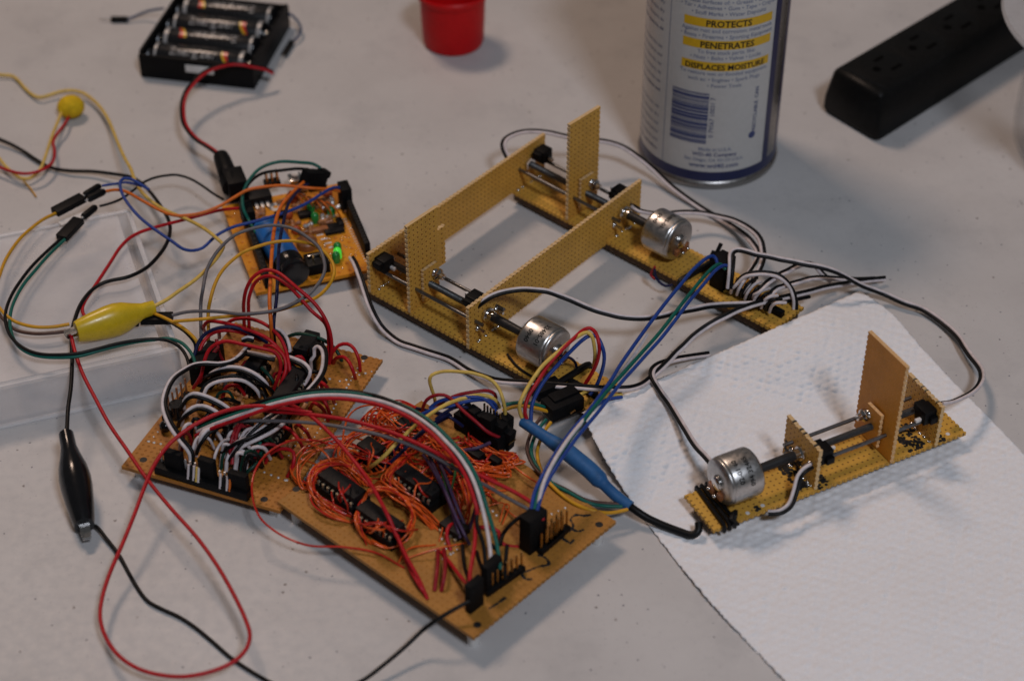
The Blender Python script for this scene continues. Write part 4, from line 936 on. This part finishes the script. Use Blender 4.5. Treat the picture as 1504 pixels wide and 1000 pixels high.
MB().ball(a_.lerp(b_, 0.68)+Vector((0.2, -1.6, 3.0)), 1.5, n=8).build('plug_contact', 'gold_pin', pl)

# foam bead with its two leads
fb = thing('foam_bead', P(103, 168, 0), 'yellow foam bead with yellow and red leads, far left', 'bead')
MB().ball((0, 0, 0), 6.2, (1.1, 0.95, 0.95), 14).build('bead', 'yellow_foam', fb, T(P(104, 157, 6.0)) @ RZ(20))
MB().cyl(P(96, 163, 6.0), P(89, 163, 5.8), 2.3, 14).build('bead_neck', 'yellow_foam', fb)
wire('pale_yellow', '92,160 86,176 77,198 67,229 60,247 53,256 42,262 32,262 12,248 0,234 -14,216', [6, 6, 6, 5, 4, 3, 3, 3, 4, 5, 5], 0.75, 'lead', parent=fb)
wire('red', '101,172 94,184 83,198 78,209 80,220 80,230 74,242 56,252 40,255 25,254 0,246 -16,240', [4, 5, 5, 5, 5, 5, 6, 7, 7, 6, 5, 5], 0.75, 'lead', parent=fb)
wire('mustard', '34,265 44,276 53,289', [3, 1.5, 0.8], 0.4, 'bare_end', parent=fb)

W('pale_yellow', '-14,106 0,110 18,112 37,130 47,139 58,143 72,140 87,135 104,133 120,136 139,149 149,160 158,174 166,192 174,212 183,232 192,248 197,262 206,279 218,292 234,304 252,313 272,321 292,331 306,340 318,350 328,361 322,374 306,393 284,413 262,428 245,440 226,450',
  [3, 2, 2, 2, 3, 3, 4, 4, 5, 6, 8, 12, 16, 19, 20, 20, 21, 23, 26, 28, 29, 29, 29, 28, 28, 27], 'long yellow wire from the far left edge to the yellow clip', 0.8)
W('black', '-14,199 0,205 16,212 34,222 52,234 71,245 86,249 102,251 136,252 162,255 187,259 200,264 211,272 226,289 238,306 247,322 250,336 247,352 238,369 218,391 202,401 184,408 168,411 153,415 140,422 129,432 118,448 111,466 106,486 105,500 106,530 104,570 100,600 98,640',
  [4, 3, 2, 2, 2, 3, 5, 8, 10, 14, 18, 21, 24, 25, 25, 24, 24, 24, 25, 24, 22, 18], 'long black wire from the far left edge to the black clip', 0.85)
W('black', '328,293 314,285 300,275 284,265 272,260 258,257 244,258 228,261 211,268 198,278 182,290 170,296 158,300 146,303', [14, 14, 13, 13, 14, 15, 17, 19, 21, 22, 22, 22], 'thin black wire from the power jack to a jumper joint', 0.6)
W('red', '353,306 336,307 318,310 292,317 266,324 246,329 221,336 204,342 190,350 176,364 163,384 150,404 136,425 126,440 121,452 122,460 127,468', [15, 17, 18, 19, 21, 22, 23, 23, 23, 23, 23, 23], 'red wire from the controller board to behind the yellow clip', 0.75)
W('orange', '513,287 496,280 478,278 461,277 440,275 422,273 404,273 385,275 372,277 362,280 341,292 328,300 313,307 296,313 279,316 262,317 250,315 235,309 220,301 204,292 192,285 180,280 168,279 156,281', [15, 19, 22, 24, 26, 27, 27, 26, 25, 24, 24, 25, 26, 27, 26, 25, 24], 'orange wire running across the controller board to a jumper joint', 0.72)
W('blue', '505,284 498,276 489,276 474,284 448,300 422,311 383,323 344,333 330,339 318,346 308,355 298,364 284,368 270,366 252,354 236,343 218,330 203,317 190,302 181,288 177,277 177,266 183,262 192,263 205,270 219,279', [15, 20, 22, 24, 25, 25, 25, 24, 23, 22, 21, 21, 22, 23, 25, 27, 28, 28, 27, 25], 'blue wire looping left from the controller board', 0.72)
W('grey', '296,508 295,479 295,445 298,425 304,396 312,380 321,367 344,346 370,336 401,331 430,336 456,352 468,363 474,376 477,396 472,410 465,420 453,433 441,440 422,450 403,456 376,460 350,461 325,458 300,457 275,458 253,463', [12, 22, 32, 36, 40, 42, 42, 42, 41, 40, 38, 36, 34, 34, 34, 33, 31, 29], 'grey wire looping over the controller board to the left joint', 0.75)
W('mustard', '306,506 306,480 306,456 309,440 314,422 321,406 331,392 344,380 356,371 370,365 401,356 432,354 458,359 472,366 482,376 489,388 491,400 487,412 480,423 466,436 450,443 432,449 407,456 370,461 331,465 292,469 255,472', [12, 22, 30, 34, 37, 38, 38, 38, 36, 34, 33, 32, 32, 31, 30, 29], 'mustard yellow wire looping over the controller board to the left joint', 0.75)
# joints of jumper plugs by the box
def joint(label, a_, b_, z, w_=2.7, tip=None, name='jumper_joint'):
    A, B = P(*a_, z), P(*b_, z); L = (B-A).length; an = math.degrees(ang(A, B))
    t = thing(name, P(*a_, 0), label, 'connector'); M = T((A+B)/2) @ RZ(an)
    MB().box((0, 0, 0), (L, w_*2, 2.8), bev=0.3).build('plug_shell', 'black_plastic', t, M)
    return t, M, L
t, M, L = joint('black two-way jumper plug with brown and yellow leads above the box', (80, 312), (122, 290), 24)
for k, (c, d) in enumerate((((124, 287), (147, 273)), ((129, 293), (154, 281)))):
    A, B = P(*c, 24), P(*d, 24); MB().cyl(A, B, 1.6, 6, prof=[(1.3, 0), (1.65, 0.5), (1.65, (B-A).length-1), (1.2, (B-A).length)]).build('socket_shell', 'black_plastic', t)
    MB().cyl(P(c[0]-4, c[1]+2, 24), A, 0.5, 6).build('plug_pin', 'tinned', t)
for c, off in (('brown', 0.8), ('mustard', -0.8)):
    y = 0 if c == 'mustard' else 10
    wire(c, f'82,{313+y*.1} 64,{322} 44,{337} 30,{350} 17,{367} 7,{384} 1,{400} -7,425 -8,440 0,{453+y} 10,{464+y} 24,{473+y*1.2} 51,{480+y} 78,{480+y*.9} 102,{476+y}', [24, 25, 26, 27, 28, 28, 28, 28, 28, 28, 27, 27, 26, 26] if c == 'mustard' else [23, 22, 23, 24, 25, 25, 26, 26, 26, 26, 25, 25, 25, 24], 0.72, 'lead', parent=t)
wire('blue', '150,273 170,270 184,268 197,270 208,274', [24, 25, 25, 25, 25], 0.6, 'lead', parent=t)
t, M, L = joint('black two-way jumper plug with black and teal leads above the box', (90, 350), (116, 323), 24)
A, B = P(122, 319, 24), P(141, 304, 24); MB().cyl(A, B, 1.6, 6, prof=[(1.3, 0), (1.7, 0.5), (1.7, (B-A).length-1), (1.2, (B-A).length)]).build('socket_shell', 'black_plastic', t)
MB().cyl(P(117, 322, 24), A, 0.5, 6).build('plug_pin', 'tinned', t)
wire('black', '88,352 66,372 47,391 32,410 20,428 12,445 8,460 8,472 11,484 16,494 27,506 42,515 60,520 84,521 114,519 140,513 171,505 200,500 228,498 246,500 262,508 272,520 279,540', [24, 25, 26, 27, 28, 28, 28, 28, 28, 28, 28, 28, 28, 27, 26, 25, 25, 24], 0.72, 'lead', parent=t)
wire('teal', '95,352 72,374 51,398 36,416 25,434 18,450 15,464 15,480 20,498 30,511 46,520 64,524 88,525 116,523 145,515 172,508 200,502 226,499 246,497 264,502 276,512 284,525 288,540', [24, 25, 26, 27, 27, 27, 27, 27, 27, 27, 27, 27, 26, 26, 25, 25, 25, 25], 0.72, 'lead', parent=t)
t, M, L = joint('black plug behind the yellow clip with mustard and grey leads', (207, 468), (254, 467), 23)
MB().box((0, 0, 0), (4.5, 3, 2.8), bev=0.3).build('plug_shell', 'black_plastic', t, T(P(196, 473, 23)) @ RZ(5)); MB().cyl(P(199, 472, 23), P(208, 469, 23), 0.5, 6).build('plug_pin', 'tinned', t)
wire('mustard', '225,460 240,466 256,474 272,484 288,500 292,515', [25, 26, 26, 26, 24, 18], 0.72, 'lead', parent=t)
wire('black', '228,464 244,470 262,480 276,491 286,504 288,520', [23, 24, 24, 24, 22, 17], 0.72, 'lead', parent=t)

# crocodile clips
def croc(label, tail, zt, jaw, zj, mat, scale=1.0):
    A, B = P(*tail, zt), P(*jaw, zj); L = (B-A).length
    t = thing('crocodile_clip', (B.x, B.y, 0), label, 'clip')
    M = T(A) @ (B-A).to_track_quat('Z', 'Y').to_matrix().to_4x4()
    prof = [(2.0, 0), (2.5, 0.2), (2.6, L*0.06), (2.7, L*0.14), (3.6, L*0.24), (4.9, L*0.36), (5.4, L*0.46), (5.3, L*0.56), (4.6, L*0.74), (3.8, L*0.88), (3.3, L*0.93), (3.0, L*0.93)]
    prof = [(r*scale, z) for r, z in prof]
    MB().lathe(prof, 28, M @ Matrix.Diagonal((0.82, 1.08, 1, 1))).build('sleeve', mat, t)
    for s in (-1, 1):
        MB().prism([(-1.9, 0), (1.9, 0), (2.0, L*0.1), (1.5, L*0.16), (-1.5, L*0.16), (-2.0, L*0.1)], -0.35, 0.35, M @ T(0, s*1.3, L*0.9) @ RX(90+s*6)).build('jaw', 'bright_steel', t)
    return t
croc('yellow crocodile clip resting across the frosted box', (227, 452), 26, (103, 490), 27, 'yellow_vinyl', 1.3)
croc('black crocodile clip resting on the table at the left', (97, 637), 17, (126, 782), 5.5, 'black_gloss', 1.4)
W('red', '103,486 106,500 113,526 122,550 140,585 160,622 186,660 215,702 250,745 290,790 320,832 345,876 360,908 367,932 362,952 345,970 312,985 270,993 232,990 200,980 172,960 153,930 147,905 150,878 161,842 180,798 197,756 215,708 228,680 246,655 270,634 300,616 335,602 373,596 420,600 458,606',
  [27, 25, 22, 19, 18, 17, 16, 15, 14, 13, 12, 11, 10, 9, 9, 10, 14, 18, 22, 26, 30, 33, 34], 'long red wire looping over the table in front of the black clip', 0.78)
W('black', '128,770 140,772 156,790 175,815 190,842 204,866 218,883 240,895 262,905 284,919 310,940 340,966 370,986 400,1003 440,1018 490,1014 530,1000 566,974 600,945 622,924 640,911 664,896 690,882', [4, 3, 1.5, 1.2, 1.2, 1.2, 1.2, 1.2, 1.2, 1.2, 2, 3, 6, 10, 15, 18], 'long black wire along the front from the black clip to the front board', 0.72)

# ribbons from the left board to the front board
def rib(c, s, z, r=0.8): wire(c, s, z, r, 'strand', parent=rb)
rb = thing('ribbon_cable', P(540, 590, 0), 'arching bundle of black, teal, white and red wires between the two brown boards', 'cable')
rp = '290,634 312,624 340,614 369,604 398,594 426,587 454,582 483,580 512,581 540,585 562,590 582,597 602,606 620,617 638,631 654,647 669,663 681,679 690,694 698,712 704,730 709,748'
zz = [14, 22, 28, 33, 36, 38, 40, 41, 42, 42, 42, 42, 41, 40, 38, 36, 34]
def rps(dx, dy, tail): return ' '.join(f'{float(q.split(",")[0])+dx*(0.3+0.7*i/21):.1f},{float(q.split(",")[1])+dy*(1-0.5*i/21):.1f}' for i, q in enumerate(rp.split()))+' '+tail
rib('white', rps(0, 0, '714,770 719,800 722,838'), zz+[30, 26, 20]); rib('teal', rps(6, -5, '724,776 730,800 735,836'), zz+[30, 26, 20]); rib('black', rps(-7, -9, '700,766 710,800 714,840'), zz+[30, 26, 20])
rib('red', rps(-8, 6, '699,765 697,800 690,850 694,868'), zz+[30, 26, 22, 20])
rb = thing('ribbon_cable', P(560, 640, 0), 'flat run of red and grey wires from the left board to the tall front plug', 'cable')
rib('red', '330,606 365,600 400,604 430,606 458,609 490,613 517,618 548,626 576,635 606,648 634,661 664,677 693,692 720,705 743,716 762,726 779,737 790,748 798,764', [22, 27, 31, 34, 36, 37, 37, 36, 35, 33, 31, 29, 27, 24], 0.8)
rib('grey', '322,622 360,618 400,618 430,619 458,621 490,625 517,630 548,636 576,644 606,655 634,668 664,685 690,701 716,714 738,727 758,738 776,748 786,760', [20, 25, 29, 32, 34, 35, 35, 34, 33, 31, 29, 27, 26, 24], 0.72)
rib('red', '415,590 439,600 458,612 474,626 496,648 517,673 534,695 548,716 560,738 572,762 583,788', [24, 30, 33, 33, 32, 31, 30, 28, 26, 23, 18], 0.8)

# leads behind the front board
W('pale_yellow', '640,600 638,583 633,568 631,558 634,551 647,546 662,545 676,546 690,547 702,550 714,554 724,560 731,568 736,578 740,592 742,606 742,628', [12, 24, 30, 33, 34, 35, 35, 34, 33, 31, 29, 24, 14], 'pale yellow loop of wire standing behind the front board', 0.72)
rb = thing('ribbon_cable', P(690, 600, 0), 'bundle of red, yellow and blue wires arching into the rear header', 'cable')
rib('maroon', '621,606 622,596 627,587 637,581 652,580 663,586 679,602 700,620 716,634 733,642', [14, 22, 26, 28, 29, 28, 27, 25, 22, 18], 0.72); rib('maroon', '634,606 648,592 660,585 676,579 692,576 706,574 718,574 727,579 728,592', [18, 22, 25, 27, 28, 28, 27, 25, 20], 0.72)
rib('pale_yellow', '537,690 552,680 566,668 580,653 604,630 628,611 644,600 660,592 676,586 692,582 706,580 718,582 728,588 734,598', [12, 22, 27, 30, 31, 30, 29, 29, 28, 28, 27, 26, 24, 19], 0.78)
rib('blue', '620,608 639,600 663,596 680,591 694,588 710,587 724,590 730,600', [22, 25, 27, 27, 27, 26, 24, 19], 0.72); rib('blue', '631,600 640,592 652,587 676,584 694,583 708,585 720,592 728,604 732,618', [23, 25, 27, 28, 28, 27, 25, 22, 18], 0.72); rib('navy', '640,616 660,602 672,597 684,598 692,606 694,618', [20, 24, 25, 25, 22, 18], 0.72); rib('navy', '560,690 590,664 612,640 636,622 660,608', [14, 22, 26, 26, 22], 0.72)

# ------------------------------------------------------------------ blue sleeve cable, plug and the slide leads
hs = thing('sleeved_cable', P(930, 745, 0), 'blue heat-shrink sleeve on a black cable leading to the single slide', 'cable')
pts = spline(path('768,619 790,634 812,649 830,661 850,677 866,690 880,704 886,710 896,720 912,734 926,744', [20, 20, 19, 18, 16, 14, 12, 11, 10, 8, 7]), 1.2); n = len(pts)
def rad(f): return 2.3+1.15*max(0, min(1, (f-0.2)/0.2)) if f < 0.72 else 3.45-1.15*min(1, (f-0.72)/0.05)
MB().tube(pts, [rad(i/(n-1)) for i in range(n)], 20).build('sleeve', 'heat_shrink', hs, smooth=50)
wire('black', '922,741 936,751 950,760 976,772 1000,781 1012,785 1021,784 1026,778 1026,767', [7, 6, 4.5, 3.2, 2.8, 2.8, 3.4, 4.5, 6], 1.55, 'jacket', parent=hs)
for c, s, z in (('pale_yellow', '772,624 764,606 763,596 766,586 772,574 781,559 798,536 824,513 838,501 852,492 862,488 869,493 872,503 874,520 872,538', [19, 24, 27, 29, 31, 33, 36, 38, 39, 40, 40, 39, 36, 30, 20]),
                ('red', '776,622 771,607 772,594 777,580 788,563 804,538 825,514 846,494 858,484 867,482 875,489 880,506 880,518 876,534 867,552 858,566', [20, 24, 27, 29, 32, 35, 38, 40, 40, 40, 39, 36, 32, 26, 18, 12]),
                ('blue', '780,626 780,606 782,592 788,578 800,558 820,535 842,512 856,499 866,493 876,494 883,505 887,518 887,532 882,552 876,566 866,580', [20, 23, 26, 28, 31, 34, 36, 37, 38, 38, 36, 33, 28, 20, 14, 11])):
    wire(c, s, z, 0.8, 'lead', parent=hs)
for c, s in (('brown', '796,612 786,624 779,638 774,658 779,676 788,690 806,706 830,718 860,734 888,739 912,740'), ('teal', '802,616 791,630 785,642 780,660 784,676 793,690 812,710 836,723 866,739 890,743 914,744'), ('mustard', '809,620 799,634 793,648 789,664 792,682 800,700 820,722 845,740 872,750 896,753 922,748')):
    wire(c, s, [15, 14, 13, 12, 12, 12, 11.5, 11, 10, 8, 7.5], 0.75, 'lead', parent=hs)
pk = thing('cable_plug', P(826, 605, 0), 'square black plug joining coloured leads beside the blue sleeve', 'plug')
MB().box((0, 0, 0), (15.5, 9.0, 6.4), bev=0.5).box((1.5, 1.6, 3.2), (12, 5.4, 2.0), bev=0.4).build('plug_body', 'black_matte', pk, T(P(826, 593, 11)) @ RZ(33))
MB().box((0, 0, 0), (12, 6.0, 5.0), bev=0.4).build('plug_body', 'black_matte', pk, T(P(803, 571, 11)) @ RZ(33))
MB().cyl(P(838, 606, 10), P(844, 602, 10), 0.6, 6).build('plug_pin', 'gold_pin', pk)
wire('teal', '738,596 752,592 768,591 784,593 800,598', [16, 16, 16, 15, 12], 0.72, 'lead', parent=pk); wire('mustard', '738,603 752,598 770,596 786,599 804,604', [14, 15, 15, 14, 11], 0.75, 'lead', parent=pk)
wire('pale_yellow', '846,584 858,576 866,574', [12, 12, 10], 0.75, 'lead', parent=pk); wire('pale_yellow', '868,598 874,590 886,584 900,581 914,580', [11.5, 12, 11.5, 11, 10.5], 0.8, 'lead', parent=pk); wire('blue', '872,598 884,590 898,585 914,583', [11, 11, 11, 10.5], 0.7, 'lead', parent=pk)
fc = thing('ribbon_cable', P(900, 560, 0), 'long blue, teal and white leads from the second slide to the front board', 'cable')
def rib2(c, s, z, r=0.8): wire(c, s, z, r, 'strand', parent=fc)
zz = [22, 25, 26, 27, 28, 29, 31, 33, 35, 35, 34, 31, 27]
rib2('blue', '1054,392 1052,381 1047,376 1040,378 1020,394 1002,415 983,438 965,461 947,485 929,510 911,536 899,556 884,577 861,608 840,632 822,656 807,680 795,702 785,724 780,748', zz)
rib2('teal', '1066,396 1058,388 1050,391 1037,403 1020,423 1004,443 985,468 965,493 947,513 929,533 911,553 893,573 868,604 848,630 830,655 815,678 801,702 791,724 785,748', zz)
rib2('blue', '1074,398 1068,390 1060,391 1050,398 1034,417 1012,443 992,470 970,498 950,520 932,540 914,560 898,580 876,608 854,634 834,660 818,684 804,708 795,728 789,750', zz, 0.75)
rib2('white', '950,492 932,520 914,546 898,566 880,588 858,616 838,640 824,660 812,680 802,700 795,720 790,746', [26, 27, 29, 31, 33, 35, 36, 36, 35, 33, 31, 27], 0.8)

ZR = 0.74
def zip_(s, z, label, c=('black', 'white'), tw=0.5): return bundle(c, s, z, ZR, 'zip_wire', label, 'cable', tw=tw)
zip_('746,232 741,222 739,212 743,204 751,199 762,195 774,193 790,193 807,195 833,201 856,205 889,208 905,212 919,218 942,234 960,249 984,272 1010,292 1034,308 1056,321 1078,334 1096,347 1106,358 1113,370 1111,382 1104,394 1094,408 1084,428',
     [18, 20, 22, 23, 24, 24, 24, 24, 23, 22, 20, 18, 16, 14, 11, 8, 5, 3, 2, 2, 4, 7, 11, 14, 16, 16, 16, 13], 'black and white twin wire looping from the far board past the can', ('white', 'black'), 1.0)
zip_('930,303 938,309 950,312 966,314 980,314 1000,312 1018,312 1038,314 1057,318 1074,322 1090,329 1100,335 1110,343 1117,353 1120,365 1121,378 1117,392 1110,405 1102,420 1094,432', [20, 20, 18, 15, 13, 11, 10, 9, 9, 10, 12, 13, 14, 15, 16, 17, 17, 17, 16, 13], 'black and white twin wire from the near board end, behind the second motor', ('white', 'black'), 0.5)
zip_('1071,424 1073,404 1074,388 1074,377 1076,370 1083,367 1095,369 1112,374 1130,377 1147,381 1164,384 1182,388 1200,391 1216,395 1230,400 1242,406 1254,413 1268,420 1284,426 1300,432 1329,445 1353,453 1370,463 1385,474 1398,485 1409,497 1417,510 1426,523 1435,534 1441,544 1442,556 1436,568 1426,577 1415,583 1398,590 1383,592',
     [16, 24, 26, 26, 26, 25, 24, 23, 22, 20, 17, 12, 8, 5, 3, 3, 3, 4, 5, 6, 8, 11, 14, 16, 18], 'black and white twin wire curving right round to the single slide', ('black', 'white'), 0.6)
zip_('516,378 521,386 526,398 531,412 536,428 542,446 550,464 560,480 572,492 588,503 606,509 630,517 660,527 689,545 710,553 732,559 775,562 821,566 850,568 876,570 902,571 926,570 940,566 950,560 960,551 972,540 983,529 994,517 1005,507 1018,494 1034,482 1050,472 1066,464 1082,456 1098,450 1114,445 1132,441 1150,437 1168,433 1190,428 1212,422 1240,417 1270,412 1300,409',
     [12, 14, 14, 13, 11, 8, 4, 2, 2, 2, 2, 3, 6, 10, 13, 14, 14, 13, 12, 10, 9, 9, 9, 10, 12, 14, 16, 17, 17, 17, 15, 13, 12, 10, 8, 5, 3], 'long black and white twin wire from the controller board under the motors', ('white', 'black'), 1.4)
zip_('700,462 702,452 707,445 718,437 732,431 750,427 768,425 786,426 804,428 822,434 840,441 858,449 876,456 894,461 911,465 930,467 947,467 966,465 984,461 1002,457 1019,454 1038,450 1056,448 1084,447 1110,446 1140,443 1165,439 1188,434', [20, 24, 27, 29, 30, 30, 30, 30, 29, 28, 26, 25, 23, 22, 21, 20, 19, 18, 18, 17, 16, 15, 14, 13, 11, 9, 7], 'black and white twin wire arching off the near joining board', ('black', 'white'), 0.5)
zip_('1048,684 1036,670 1022,655 1005,628 994,610 983,592 974,580 966,568 960,558 957,550 959,542 968,535 980,531 995,527 1020,523 1042,520', [16, 15, 14, 13, 12, 11, 11, 10, 10, 10, 10, 9, 7, 5, 2.5, 1.2], 'black and white twin wire bent sharply behind the single slide motor', ('white', 'black'), 0.7)
zip_('1076,430 1079,420 1088,409 1096,404 1106,402 1118,401 1130,402 1140,404 1148,408 1156,415 1162,424 1166,434 1168,447 1167,462', [11, 17, 21, 23, 24, 24, 24, 23, 22, 20, 17, 14, 10, 6], 'short black and white twin wire looping down from the header', ('white', 'black'), 0.6)
zip_('1106,438 1112,430 1118,424 1126,416 1134,410 1146,403 1157,398 1168,392 1180,388 1192,388 1199,392 1204,398 1210,404 1220,413', [12, 18, 20, 21, 21, 20, 19, 17, 16, 14, 12, 10, 8, 5], 'black and white twin wire fanning out of the header pins', ('white', 'black'), 0.4)
zip_('1126,444 1132,432 1140,424 1152,420 1166,416 1180,412 1192,409 1208,408 1224,409 1240,410 1262,411 1286,410', [11, 17, 18, 17, 16, 14, 12, 10, 8, 6, 4, 2], 'flattest black and white twin wire leaving the header to the right', ('white', 'black'), 0.3)
rest = thing('twin_wire_ends', P(1120, 440, 0), 'bunch of short stripped black and white wire ends on the header pins', 'wire')
for k in range(9):
    x, y = 1082+k*6, 433+k*3.2
    wire(('white', 'black')[k % 2], f'{x},{y} {x+4},{y-10} {x+12},{y-22+k} {x+24},{y-30+2*k}', [11, 16, 19, 17], 0.7, 'wire_end', parent=rest)
